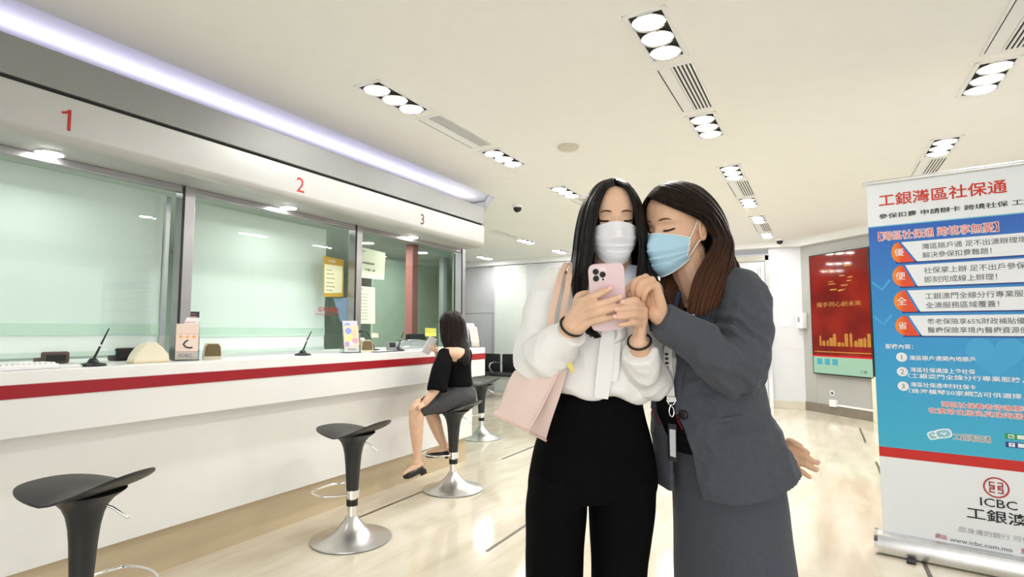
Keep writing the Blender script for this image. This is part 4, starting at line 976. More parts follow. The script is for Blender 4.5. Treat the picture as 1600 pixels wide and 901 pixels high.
# ------------------------------------------------------------------ people: shared builders
M_skin = mat('skin_light', (0.74, 0.48, 0.33), 0.45, var=0.05, scale=25, bump=0.06, bscale=300)
M_skin2 = mat('skin_warm', (0.71, 0.44, 0.29), 0.45, var=0.05, scale=25, bump=0.06, bscale=300)
def hair_mat(name, c0, c1, z0=None, z1=None):
    m = bpy.data.materials.new(name); m.use_nodes = True; nt = m.node_tree; b = nt.nodes['Principled BSDF']; L = nt.links.new
    tc = nt.nodes.new('ShaderNodeTexCoord'); mp = nt.nodes.new('ShaderNodeMapping'); mp.inputs['Scale'].default_value = (220, 220, 9); L(tc.outputs['Object'], mp.inputs[0])
    n = nt.nodes.new('ShaderNodeTexNoise'); n.inputs['Scale'].default_value = 1.0; n.inputs['Detail'].default_value = 3; L(mp.outputs[0], n.inputs['Vector'])
    mx = nt.nodes.new('ShaderNodeMixRGB'); mx.inputs[1].default_value = (*c0, 1); mx.inputs[2].default_value = (*c1, 1)
    if z0 is not None:                          # dyed lengths: dark at the roots, lighter towards the ends
        sx = nt.nodes.new('ShaderNodeSeparateXYZ'); L(tc.outputs['Object'], sx.inputs[0])
        mr = nt.nodes.new('ShaderNodeMapRange'); mr.inputs['From Min'].default_value = z0; mr.inputs['From Max'].default_value = z1; L(sx.outputs['Z'], mr.inputs[0])
        ad = nt.nodes.new('ShaderNodeMath'); ad.operation = 'MULTIPLY_ADD'; ad.inputs[1].default_value = 0.9; ad.inputs[2].default_value = -0.42; ad.use_clamp = True
        sm = nt.nodes.new('ShaderNodeMath'); sm.operation = 'ADD'; L(n.outputs[0], ad.inputs[0]); L(ad.outputs[0], sm.inputs[0]); L(mr.outputs[0], sm.inputs[1]); sm.use_clamp = True
        L(sm.outputs[0], mx.inputs[0])
    else: L(n.outputs[0], mx.inputs[0])
    L(mx.outputs[0], b.inputs['Base Color']); b.inputs['Roughness'].default_value = 0.42; b.inputs['Specular IOR Level'].default_value = 0.14
    bp = nt.nodes.new('ShaderNodeBump'); bp.inputs['Strength'].default_value = 0.5; bp.inputs['Distance'].default_value = 0.003; L(n.outputs[0], bp.inputs['Height']); L(bp.outputs[0], b.inputs['Normal'])
    return m
M_hairb = hair_mat('black_hair', (0.005, 0.004, 0.004), (0.016, 0.013, 0.012))
M_brow = mat('eyebrow_hair', (0.10, 0.055, 0.035), 0.7, var=0.1)
M_lash = mat('lash', (0.012, 0.008, 0.008), 0.6, var=0.0)
HT = [(-0.118, 0.0, -0.070, 0.0), (-0.115, 0.020, -0.084, -0.040), (-0.104, 0.036, -0.092, -0.012), (-0.085, 0.048, -0.094, 0.02), (-0.055, 0.058, -0.093, 0.055), (-0.02, 0.066, -0.090, 0.082), (0.01, 0.070, -0.087, 0.094), (0.04, 0.0725, -0.089, 0.098), (0.062, 0.071, -0.085, 0.095), (0.082, 0.063, -0.073, 0.084), (0.097, 0.049, -0.054, 0.065), (0.107, 0.030, -0.03, 0.04), (0.112, 0.0, 0.0, 0.0)]
def hsec(z):
    for i in range(len(HT) - 1):
        if HT[i][0] <= z <= HT[i + 1][0]:
            t = (z - HT[i][0]) / (HT[i + 1][0] - HT[i][0])
            s = [a + (b - a) * t for a, b in zip(HT[i][1:], HT[i + 1][1:])]
            return s
    return list(HT[0 if z < HT[0][0] else -1][1:])
def hpt(phi, z, off=0.0):                   # surface of the head, phi from the face (0) to the back (pi)
    w, f, b = hsec(z)
    c, s = math.cos(phi), math.sin(phi)
    x = (w + off) * (abs(s) ** 0.92) * (1 if s >= 0 else -1)
    y = (f - off) * (abs(c) ** 0.95) if c >= 0 else (b + off) * (abs(c) ** 0.95)
    m = 0.0
    return Vector((x, y, z))
def face_disp(p):
    d = 0.0
    g = lambda x0, z0, sx, sz: math.exp(-((abs(p.x) - x0) / sx) ** 2 - ((p.z - z0) / sz) ** 2)
    if p.y < -0.02:
        d += 0.008 * math.exp(-(p.x / 0.011) ** 2) * max(0, 1 - abs((p.z + 0.046) / 0.018)) ** 0.8 if abs(p.z + 0.046) < 0.018 else 0
        if -0.046 < p.z < 0.012: d += 0.016 * math.exp(-(p.x / 0.009) ** 2) * max(0.0, (0.012 - p.z) / 0.058)
        d += 0.006 * math.exp(-((abs(p.x) - 0.012) / 0.007) ** 2 - ((p.z + 0.05) / 0.009) ** 2)
        d -= 0.011 * g(0.031, 0.001, 0.017, 0.012)          # eye sockets
        d += 0.0085 * g(0.031, -0.001, 0.0115, 0.0075)      # lowered lids over the eyeballs
        d += 0.003 * g(0.032, 0.021, 0.02, 0.007)           # brow ridge
        d += 0.004 * g(0.045, -0.028, 0.018, 0.018)         # cheeks
        d += 0.007 * g(0.0, -0.068, 0.02, 0.005) + 0.008 * g(0.0, -0.077, 0.017, 0.005) - 0.003 * g(0.0, -0.0725, 0.022, 0.0018)
    return d
def head_bm(bm, M):
    rings = []
    nz, na = 84, 96
    for i in range(nz + 1):
        t = i / nz
        z = -0.1175 + (0.1115 + 0.1175) * (0.5 - 0.5 * math.cos(PI * t)) * 1.0
        ring = []
        for k in range(na):
            ph = 2 * PI * k / na
            p = hpt(ph, z)
            dd = face_disp(p)
            if dd: p = p + Vector((p.x * 0.5, p.y, 0)).normalized() * dd
            ring.append(M @ p)
        rings.append(ring)
    skin_rings(bm, rings)
    for s in (-1, 1):                          # ears
        c = Vector((s * 0.070, 0.008, -0.012))
        pts = [c + Vector((s * 0.006, 0.012 * math.sin(a) - 0.001, 0.027 * math.cos(a))) for a in [2 * PI * i / 12 for i in range(13)]]
        tube(bm, [M @ p for p in pts], 0.0048 * M.to_scale().x, 8)
        tube(bm, [M @ (c + Vector((s * 0.0, 0, 0.018))), M @ (c + Vector((s * 0.003, 0.002, 0))), M @ (c + Vector((0, 0, -0.024)))], [0.009 * M.to_scale().x, 0.011 * M.to_scale().x, 0.007 * M.to_scale().x], 10, round_ends=True)
def head_matrix(c, yaw, pitch, roll, s, sx=1.0):
    # yaw > 0 turns the face towards the left of the picture, pitch > 0 bows the head, roll > 0 tips the crown to the right of the picture
    B = Matrix((R, FH, ZA)).transposed()
    Mx = B @ Matrix.Rotation(-yaw, 3, 'Z') @ Matrix.Rotation(pitch, 3, 'X') @ Matrix.Rotation(roll, 3, 'Y')
    Mx = Mx @ Matrix.Diagonal((s * sx, s, s))
    return Matrix.Translation(c) @ Mx.to_4x4()
def face_parts(parent, M, s, brow_c=M_brow, brow_z=0.024):
    for sd in (-1, 1):
        bm = BM(); pts = []
        for i in range(9):
            t = i / 8; ph = sd * (0.16 + 0.45 * t); z = brow_z + 0.005 * math.sin(t * PI * 0.85) - 0.003 * t
            p = hpt(ph, z, 0.0030); pts.append(M @ p)
        tube(bm, pts, [0.0018, 0.0030, 0.0036, 0.0036, 0.0034, 0.0030, 0.0024, 0.0016, 0.0006], 8, flat=0.6); obj('eyebrow', bm, brow_c, parent, True)
        bm = BM(); pts = []
        for i in range(11):
            t = i / 10; x = 0.018 + 0.027 * t; z = -0.0055 - 0.0022 * math.sin(PI * t) + 0.0035 * t
            ph = math.asin(min(0.99, x / hsec(z)[0])) * sd
            p = hpt(ph, z); dd = face_disp(p); p = p + Vector((p.x * 0.5, p.y, 0)).normalized() * (dd + 0.0008); pts.append(M @ p)
        tube(bm, pts, [0.0006] + [0.0024] * 9 + [0.0008], 8); obj('eyelashes', bm, M_lash, parent, True)
def mask(parent, M, m, label, ear_sides=(-1, 1), wid=1.22, trim=None):
    n, k = 44, 26
    def pt(u, v, off=0.0):
        z = (-0.010 - 0.020 * abs(u) ** 1.6) * (1 - v) + (-0.126 + 0.040 * abs(u) ** 1.8) * v
        ph = u * wid
        zc = max(z, -0.088)
        p = hpt(ph, zc, 0.006 + off)
        p.z = z
        nose = 0.021 * math.exp(-(u / 0.20) ** 2) * max(0, 1 - abs(v - 0.26) / 0.42)
        tent = 0.008 * (1 - u * u) * math.sin(PI * min(1, v * 1.05))
        p.y -= nose + tent
        if v > 0.86: p.y += (v - 0.86) * 0.11
        pl = 0.0
        for c in (0.36, 0.54, 0.72):
            q = v - c - 0.05 * (u * u) * (1 if c > 0.5 else -0.6)
            if 0 <= q < 0.17: pl += 0.0065 * (1 - q / 0.17)
        p.y -= pl * (1 - 0.4 * u * u)
        p.x *= 1 + 0.03 * math.sin(PI * v)
        return p
    bm = BM()
    rows = [[M @ pt(-1 + 2 * j / n, i / k) for j in range(n + 1)] for i in range(k + 1)]
    skin_rings(bm, rows, closed=False)
    bm.normal_update(); bmesh.ops.recalc_face_normals(bm, faces=bm.faces)
    bmesh.ops.solidify(bm, geom=bm.faces[:], thickness=0.0012)
    o = obj('face_mask', bm, m, parent, True, 60); plabel(o, label)
    bm = BM()
    tube(bm, [M @ (pt(-1 + 2 * j / n, 0.0) + Vector((0, -0.0012, 0))) for j in range(n + 1)], 0.0014, 6)
    tube(bm, [M @ (pt(-1 + 2 * j / n, 1.0) + Vector((0, -0.0008, 0))) for j in range(n + 1)], 0.0012, 6)
    for s in (-1, 1): tube(bm, [M @ (pt(s, i / k) + Vector((s * 0.0006, 0, 0))) for i in range(k + 1)], 0.0014, 6)
    obj('mask_edging', bm, trim or M_paper, o, True)
    for s in ear_sides:
        bm = BM()
        a = M @ pt(s, 0.05); b = M @ pt(s, 0.92)
        e1 = M @ Vector((s * 0.074, -0.002, 0.014)); e2 = M @ Vector((s * 0.078, 0.020, 0.0)); e3 = M @ Vector((s * 0.076, 0.016, -0.030)); e4 = M @ Vector((s * 0.071, -0.004, -0.042))
        tube(bm, smooth_path([a, a.lerp(e1, 0.5), e1, e2, e3, e4, e4.lerp(b, 0.5), b], 5), 0.0015, 6); obj('ear_loop', bm, M_paper, o, True)
    return o
def chain(bm, pts, n=14, round_ends=True, k=4, flat=1.0, ref=None):
    P_ = [Vector(p[0]) for p in pts]; r_ = [p[1] for p in pts]
    tube(bm, smooth_path(P_, k), smooth_vals(r_, k), n, round_ends=round_ends, flat=flat, ref=ref)
def hand(bm, wrist, wr, mcp, fingers, thumb, rf=0.0078):
    wrist = Vector(wrist)
    for i, m in enumerate(mcp):
        m = Vector(m)
        t = (i - 1.5) / 1.5
        side = (Vector(mcp[3]) - Vector(mcp[0])).normalized()
        w0 = wrist + side * (t * wr * 0.62)
        tube(bm, [w0, w0.lerp(m, 0.5), m], [wr * 0.62, rf * 1.65, rf * 1.32], 12, round_ends=True)
        if i: tube(bm, [Vector(mcp[i - 1]).lerp(w0, 0.25), m.lerp(w0, 0.25)], [rf * 1.35] * 2, 10, round_ends=True)
    for m, f, s in zip(mcp, fingers, (1.0, 1.04, 1.0, 0.87)):
        pts = [Vector(m)] + [Vector(q) for q in f]
        rr = [rf * s * q for q in (1.22, 1.12, 1.0, 0.84)][:len(pts)]
        # knuckle beads keep the joints readable
        tube(bm, smooth_path(pts, 4), smooth_vals(rr, 4), 12, round_ends=True)
        for q, r in zip(pts[1:-1], rr[1:-1]): 
            mt = Matrix.Translation(q); bmesh.ops.create_icosphere(bm, subdivisions=2, radius=r * 1.07, matrix=mt)
    pts = [wrist.lerp(Vector(thumb[0]), 0.35)] + [Vector(q) for q in thumb]
    rr = [rf * q for q in (1.7, 1.5, 1.25, 1.12, 0.92)][:len(pts)]
    tube(bm, smooth_path(pts, 4), smooth_vals(rr, 4), 12, round_ends=True)
def nails(parent, tips, m):
    for tip, along, nrm in tips:
        along = Vector(along).normalized(); nrm = (Vector(nrm) - along * Vector(nrm).dot(along)).normalized(); w = along.cross(nrm)
        Mx = Matrix(((w.x, along.x, nrm.x, tip.x), (w.y, along.y, nrm.y, tip.y), (w.z, along.z, nrm.z, tip.z), (0, 0, 0, 1)))
        bm = BM(); bmesh.ops.create_uvsphere(bm, u_segments=16, v_segments=8, radius=1.0)
        for v in bm.verts: v.co = Mx @ Vector((v.co.x * 0.0048, v.co.y * 0.0062, v.co.z * 0.0016))
        obj('fingernail', bm, m, parent, True)
def ring(c, a, b, n=48, e=2.2, ex=None, ey=None, fn=None):
    ex = ex or R; ey = ey or FH
    out = []
    for k in range(n):
        t = 2 * PI * k / n; co, si = math.cos(t), math.sin(t)
        x = a * (abs(si) ** (2 / e)) * (1 if si >= 0 else -1); y = -b * (abs(co) ** (2 / e)) * (1 if co >= 0 else -1)
        p = Vector(c) + ex * x + ey * y
        if fn: p = fn(p, t)
        out.append(p)
    return out
def pring(px, py, d, hw, b, **kw): return ring(P(px, py, d), hw / FPX * d, b, **kw)
def loft(bm, rings, sub=4):
    # smooth interpolation between rings
    n = len(rings[0]); out = []
    cols = [smooth_path([r[k] for r in rings], sub) for k in range(n)]
    for i in range(len(cols[0])): out.append([cols[k][i] for k in range(n)])
    skin_rings(bm, out); return out
def hair_locks(bm, guides, count, layers=2, w=0.010, th=0.42, seed=1, jit=0.004, lift=0.004, sub=5, taper=0.25):
    rnd = random.Random(seed)
    paths = [smooth_path(g, sub) for g in guides]
    ng = len(paths); npt = min(len(p) for p in paths)
    for L_ in range(layers):
        for c in range(count):
            t = (c + rnd.random() * 0.8 + (0.5 if L_ % 2 else 0)) / count * (ng - 1)
            t = max(0, min(ng - 1 - 1e-4, t)); i = int(t); u = t - i
            p0 = paths[max(i - 1, 0)]; p1 = paths[i]; p2 = paths[i + 1]; p3 = paths[min(i + 2, ng - 1)]
            pts = []; rad = []
            ph = rnd.random() * 6.28; amp = jit * rnd.uniform(0.4, 1.2); end = npt - rnd.randint(0, max(1, npt // 10))
            jv = Vector((rnd.uniform(-1, 1), rnd.uniform(-1, 1), 0)) * amp
            for k in range(end):
                q = 0.5 * ((2 * p1[k]) + (p2[k] - p0[k]) * u + (2 * p0[k] - 5 * p1[k] + 4 * p2[k] - p3[k]) * u * u + (3 * p1[k] - p0[k] - 3 * p2[k] + p3[k]) * u ** 3)
                f = k / (npt - 1)
                q = q + jv * min(1, f * 2.0) * (1 + 0.6 * math.sin(f * 5 + ph))
                pts.append(q)
                r = w * (0.55 + 0.45 * min(1, f * 4)) * (1 - (1 - taper) * max(0, (k - end * 0.72) / (end * 0.28)) ** 1.4)
                rad.append(max(0.0012, r))
            tube(bm, pts, rad, 7, flat=th)
def rest_on_floor(o): return o
# ------------------------------------------------------------------ woman in the white blouse
w1 = empty('person', atz(935, 516 + HC * FPX / 1.42, 0)); w1.location.z = 0
tag(w1, 'long-haired woman in white blouse, black trousers and white face mask, holding a phone', 'person')
inv1 = Matrix.Translation(-w1.location)
def W1(name, thing_, m, smooth=True, parent=None, label=None):
    o = obj(name, thing_, m, None, smooth, 60) if isinstance(thing_, bmesh.types.BMesh) else link(name, thing_, m, None, smooth)
    o.parent = parent or w1
    o.matrix_parent_inverse = inv1 if (parent is None) else Matrix.Identity(4)
    if label: o['label'] = label
    return o
H1 = head_matrix(P(956, 347, 1.42), 0.03, 0.08, 0.0, 0.90, 1.0)
bm = BM(); head_bm(bm, H1)
chain(bm, [(P(957, 385, 1.435), 0.048), (P(957, 415, 1.435), 0.050), (P(957, 440, 1.43), 0.062)])
# trunk, arms and legs under the clothes
loft(bm, [pring(957, 432, 1.43, 40, 0.055, n=24), pring(955, 450, 1.43, 72, 0.07, n=24), pring(950, 520, 1.42, 66, 0.085, n=24), pring(942, 600, 1.42, 54, 0.075, n=24), pring(930, 700, 1.42, 76, 0.09, n=24), pring(926, 750, 1.42, 78, 0.09, n=24)], 3)
for sx, tgt in ((-1, 872), (1, 966)):
    chain(bm, [(P(tgt, 740, 1.42), 0.065), (P(tgt, 900, 1.42), 0.055), (P(tgt, 1010, 1.42), 0.042), (P(tgt, 1180, 1.43), 0.034), (P(tgt, 1268, 1.43), 0.030)])
wr_r = P(894, 509, 1.225); wr_l = P(998, 535, 1.235)
chain(bm, [(P(872, 446, 1.43), 0.045), (P(846, 520, 1.40), 0.040), (P(840, 560, 1.36), 0.036), (P(866, 541, 1.29), 0.031), (wr_r, 0.0235)])
chain(bm, [(P(1012, 450, 1.45), 0.034), (P(1026, 520, 1.455), 0.034), (P(1020, 588, 1.37), 0.034), (P(1008, 565, 1.29), 0.030), (wr_l, 0.0225)])
# right hand: palm behind the phone's left edge, four fingers across its back
dF = 1.183
mr_ = [P(909, 472, 1.200), P(913, 483, 1.196), P(915, 494, 1.198), P(917, 505, 1.204)]
fr1 = [[P(927, 463, 1.180), P(940, 457, 1.176), P(951, 452, 1.176)], [P(934, 476, 1.178), P(952, 470, 1.176), P(967, 464.5, 1.178)], [P(938, 487, 1.180), P(956, 482, 1.180), P(971, 476.5, 1.183)], [P(940, 499, 1.186), P(954, 496, 1.186), P(966, 492, 1.188)]]
hand(bm, wr_r, 0.0235, mr_, fr1, [P(901, 478, 1.225), P(904, 464, 1.232), P(914, 459, 1.236), P(926, 459, 1.236)], 0.0076)
# left hand: wraps the phone's right edge from the other side
ml_ = [P(1001, 474, 1.205), P(1006, 484, 1.205), P(1006, 496, 1.207), P(1003, 508, 1.211)]
fl1 = [[P(993, 469, 1.186), P(983, 470, 1.180), P(974, 472, 1.180)], [P(990, 481, 1.180), P(976, 482, 1.174), P(964, 483, 1.174)], [P(989, 492, 1.182), P(974, 494, 1.176), P(962, 495, 1.176)], [P(990, 504, 1.190), P(979, 506, 1.184), P(969, 507, 1.183)]]
hand(bm, wr_l, 0.0225, ml_, fl1, [P(996, 492, 1.232), P(988, 474, 1.240), P(978, 462, 1.240), P(969, 455, 1.238)], 0.0074)
body1 = W1('body', remesh(bm, 0.0022, 2), M_skin)
face_parts(w1, H1, 0.9, M_brow, 0.0185)
for o in [c for c in w1.children if c.name.split('.')[0] in ('eyebrow', 'eyelashes')]: o.matrix_parent_inverse = inv1
mk = mask(w1, H1, mat('white_mask', (0.84, 0.84, 0.88), 0.75, var=0.01), 'white pleated face mask'); mk.matrix_parent_inverse = inv1
def nail_list(fs, m):
    out = []
    for f in fs:
        al = f[-1] - f[-2]; out.append((f[-1] + al.normalized() * 0.002 - FH * 0.0060 + Vector((0, 0, 0.001)), al, -FH))
    return out
M_nail = mat('nail', (0.80, 0.50, 0.42), 0.25, var=0.0)
for n_ in (nail_list(fr1[:2], M_nail) + nail_list(fl1[:3], M_nail)):
    nails(w1, [n_], M_nail)
for o in [c for c in w1.children if c.name.startswith('fingernail')]: o.matrix_parent_inverse = inv1
# trousers
M_trs = mat('black_trousers', (0.0035, 0.0035, 0.004), 0.9, spec=0.06, var=0.1, bump=0.1, bscale=400)
bm = BM()
loft(bm, [pring(936, 606, 1.42, 60, 0.088), pring(935, 618, 1.42, 64, 0.092), pring(932, 645, 1.42, 73, 0.10), pring(928, 685, 1.42, 87, 0.112), pring(926, 722, 1.42, 95, 0.12), pring(925, 755, 1.42, 97, 0.122), pring(924, 770, 1.42, 92, 0.105)])
for pts in ([(872, 735, 42), (869, 790, 44.5), (867, 840, 43), (866, 901, 42), (865, 1100, 38), (865, 1262, 36)], [(973, 735, 47), (971, 790, 48), (968, 840, 43.5), (966, 901, 39), (964, 1100, 36), (963, 1262, 36)]):
    loft(bm, [pring(x, y, 1.42, hw, (0.112, 0.114, 0.106, 0.098, 0.090, 0.088)[i], n=32) for i, (x, y, hw) in enumerate(pts)])
W1('trousers', remesh(bm, 0.004, 8, post=folds(0.004, 9, (1, 1, 0.5), 3)), M_trs)
bm = BM(); wb = [P(937 + 66 * math.sin(a), 617, 1.42 - 0.0945 * math.cos(a)) for a in [2 * PI * i / 40 for i in range(41)]]
tube(bm, wb, 0.009, 8, flat=0.4); W1('waistband', bm, M_trs)
M_shoe = mat('black_shoe', (0.012, 0.012, 0.013), 0.3, var=0.05)
def shoe(c, fwd, L_=0.24, heel=0.03):
    fwd = Vector(fwd).normalized(); sd = fwd.cross(ZA)
    bm = BM(); rs = []
    for t, w, h, zb in ((-0.5, 0.012, 0.045, 0.002), (-0.44, 0.030, 0.062, 0.002), (-0.25, 0.032, 0.058, 0.002), (0.0, 0.034, 0.040, 0.002), (0.25, 0.042, 0.034, 0.002), (0.42, 0.034, 0.030, 0.002), (0.5, 0.010, 0.02, 0.004)):
        o = Vector(c) + fwd * (t * L_); o.z = 0
        rs.append([o + sd * (w * math.cos(a)) + ZA * (zb + h * 0.5 + h * 0.5 * math.sin(a)) for a in [2 * PI * k / 16 for k in range(16)]])
    loft(bm, rs, 3); return bm
for x in (865, 963): W1('shoe', shoe(L3((x - CX) / FPX * 1.42, 1.37, 0), -FH), M_shoe)
# blouse: bodice, shoulders and both sleeves as one garment
M_bl = mat('white_blouse', (0.86, 0.86, 0.85), 0.85, spec=0.2, var=0.01)
bm = BM()
def sag(p, t):
    return p + ZA * (-0.012 * math.sin(t) + 0.007 * math.sin(6 * t + 0.6))
loft(bm, [pring(958, 428, 1.435, 34, 0.058), pring(956, 436, 1.435, 64, 0.07), pring(953, 448, 1.43, 86, 0.084), pring(950, 475, 1.425, 89, 0.10), pring(948, 520, 1.42, 86, 0.117), pring(945, 570, 1.42, 82, 0.115), pring(942, 595, 1.42, 81, 0.118), pring(940, 608, 1.42, 78, 0.116, fn=sag), pring(937, 615, 1.42, 70, 0.104, fn=sag), pring(936, 610, 1.42, 60, 0.09)])
chain(bm, [(P(884, 437, 1.43), 0.050), (P(862, 470, 1.42), 0.058), (P(850, 520, 1.40), 0.060), (P(842, 556, 1.37), 0.058), (P(850, 558, 1.325), 0.056), (P(871, 541, 1.28), 0.047), (P(886, 525, 1.25), 0.040), (P(893, 517, 1.235), 0.037)], 24, round_ends=False)
chain(bm, [(P(1018, 446, 1.45), 0.046), (P(1030, 500, 1.455), 0.050), (P(1028, 560, 1.42), 0.052), (P(1016, 592, 1.36), 0.048), (P(1008, 578, 1.31), 0.044), (P(1002, 560, 1.27), 0.039), (P(999, 549, 1.25), 0.036)], 24, round_ends=False)
def blouse_fold(p, n):
    q = p * 1.0
    a = noise.noise(Vector((q.x * 9, q.y * 9, q.z * 4))); b = noise.noise(Vector((q.x * 22 + 5, q.y * 22, q.z * 9)))
    low = max(0, min(1, (1.20 - p.z) / 0.1))
    c_ = noise.noise(Vector((q.x * 15 + q.z * 9, q.y * 15, q.z * 12 - q.x * 6)))
    return p + n * (0.014 * (0.35 - abs(a)) + 0.012 * (0.22 - abs(c_)) + 0.004 * b * (0.4 + low))
W1('blouse', remesh(bm, 0.0032, 3, post=blouse_fold), M_bl)
def strip(bm, pts, w, th=0.002, wdir=None):
    rs = []
    wdir = wdir or R
    ws = w if isinstance(w, (list, tuple)) else [w] * len(pts)
    pp = smooth_path(pts, 4); ww = smooth_vals(ws, 4)
    for i, p in enumerate(pp):
        t = (pp[min(i + 1, len(pp) - 1)] - pp[max(0, i - 1)]).normalized(); nn = wdir.cross(t).normalized(); x = t.cross(nn).normalized() * -1
        x = wdir - t * wdir.dot(t); x.normalize()
        a = ww[i] / 2
        rs.append([p - x * a - nn * th, p + x * a - nn * th, p + x * a + nn * th, p - x * a + nn * th])
    skin_rings(bm, rs)
bm = BM(); strip(bm, [P(958, 455, 1.325), P(952, 500, 1.298), P(948, 545, 1.288), P(943, 590, 1.290), P(939, 622, 1.296)], [0.022, 0.028, 0.034, 0.036, 0.032]); W1('bow_ribbon', bm, M_bl)
bm = BM(); strip(bm, [P(962, 455, 1.325), P(962, 500, 1.300), P(962, 540, 1.292), P(959, 575, 1.292), P(957, 596, 1.294)], [0.018, 0.020, 0.022, 0.024, 0.020]); W1('bow_ribbon', bm, M_bl)
bm = BM(); chain(bm, [(P(960, 500, 1.295), 0.010), (P(970, 510, 1.286), 0.022), (P(972, 524, 1.286), 0.024), (P(962, 534, 1.292), 0.012)], 16, flat=0.35); W1('bow_loop', bm, M_bl)
M_col = mat('pale_blue_collar', (0.72, 0.78, 0.88), 0.7, var=0.01)
bm = BM(); strip(bm, [P(990, 415, 1.40), P(985, 432, 1.355), P(975, 450, 1.325), P(964, 462, 1.315)], [0.03, 0.034, 0.034, 0.02]); strip(bm, [P(925, 415, 1.40), P(930, 432, 1.355), P(940, 450, 1.325), P(952, 462, 1.315)], [0.03, 0.034, 0.034, 0.02]); W1('collar', bm, M_col)
# wristbands
def band(name, c, axis, r, m, rr=0.0028):
    u, v = frame_of(Vector(axis).normalized()); bm = BM()
    tube(bm, [c + (u * math.cos(a) + v * math.sin(a)) * r for a in [2 * PI * i / 32 for i in range(33)]], rr, 8, cap=False); return W1(name, bm, m, label='black wristband')
band('wristband', wr_r.lerp(P(886, 520, 1.245), 0.05), wr_r - P(880, 530, 1.26), 0.0268, M_black)
band('wristband', wr_l.lerp(P(1001, 528, 1.23), 0.3), wr_l - P(1002, 560, 1.27), 0.0250, M_black)
# hair
def h1(x, y, z): return H1 @ Vector((x, y, z))
def side_guides(s):
    lx = lambda l, r: l if s < 0 else r
    fr_ = [h1(s * .004, -.062, .103), h1(s * .030, -.086, .076), h1(s * .047, -.092, .038), h1(s * .056, -.090, 0), h1(s * .064, -.086, -.045), h1(s * .066, -.088, -.09)]
    g0 = fr_ + lx([P(918, 440, 1.335), P(913, 475, 1.305), P(924, 508, 1.285), P(940, 526, 1.283)], [P(997, 440, 1.325), P(1006, 470, 1.30), P(1014, 500, 1.295), P(1018, 520, 1.295)])
    fr2 = [h1(s * .004, -.048, .113), h1(s * .036, -.066, .092), h1(s * .062, -.066, .048), h1(s * .074, -.060, 0), h1(s * .080, -.056, -.05), h1(s * .082, -.056, -.09)]
    g1 = fr2 + lx([P(907, 440, 1.345), P(906, 475, 1.31), P(916, 505, 1.29), P(930, 528, 1.288)], [P(1012, 440, 1.34), P(1026, 475, 1.325), P(1034, 505, 1.315), P(1038, 528, 1.315)])
    sd = [h1(s * .004, -.015, .121), h1(s * .044, -.018, .104), h1(s * .076, -.012, .055), h1(s * .090, -.006, 0), h1(s * .097, -.004, -.05), h1(s * .102, -.004, -.09)]
    g2 = sd + lx([P(896, 435, 1.36), P(899, 470, 1.325), P(908, 500, 1.298), P(918, 522, 1.292)], [P(1026, 440, 1.36), P(1044, 478, 1.345), P(1050, 508, 1.34), P(1052, 535, 1.34)])
    s2 = [h1(s * .004, .03, .120), h1(s * .042, .045, .100), h1(s * .074, .052, .050), h1(s * .087, .054, 0), h1(s * .094, .056, -.05), h1(s * .098, .058, -.09)]
    g3 = s2 + lx([P(896, 438, 1.46), P(900, 470, 1.52), P(905, 505, 1.53), P(908, 530, 1.53)], [P(1016, 440, 1.46), P(1018, 470, 1.52), P(1016, 505, 1.53), P(1012, 530, 1.53)])
    b_ = [h1(s * .004, .065, .108), h1(s * .022, .098, .078), h1(s * .036, .116, .035), h1(s * .040, .118, -.01), h1(s * .042, .116, -.055), h1(s * .044, .112, -.10)]
    g4 = b_ + [P(957 + s * 22, 445, 1.53), P(957 + s * 24, 475, 1.54), P(957 + s * 24, 505, 1.54), P(957 + s * 24, 535, 1.54)]
    b2_ = [h1(0, .068, .106), h1(0, .104, .075), h1(0, .122, .035), h1(0, .123, -.01), h1(0, .12, -.055), h1(0, .116, -.10)]
    g5 = b2_ + [P(957, 445, 1.535), P(957, 475, 1.545), P(957, 505, 1.545), P(957, 538, 1.545)]
    return [g0, g1, g2, g3, g4, g5]
bm = BM()
for s in (-1, 1):
    hair_locks(bm, side_guides(s), 62, 3, 0.0060, 0.55, seed=11 + s, jit=0.0035)
# close-fitting layer beneath the locks
rows = []
for i in range(20):
    z = -0.06 + 0.172 * i / 19
    row = []
    for k in range(41):
        lo = 0.62 + max(0, (z - 0.02)) * (-3.0)
        lo = max(0.12, lo) if z < 0.085 else 0.0
        ph = lo + (2 * PI - 2 * lo) * k / 40
        row.append(H1 @ hpt(ph, min(z, 0.1112), 0.0055) if z < 0.11 else H1 @ (hpt(ph, z, 0.0055) + Vector((0, 0, 0.005))))
    rows.append(row)
skin_rings(bm, rows, closed=False)
W1('hair', bm, M_hairb)
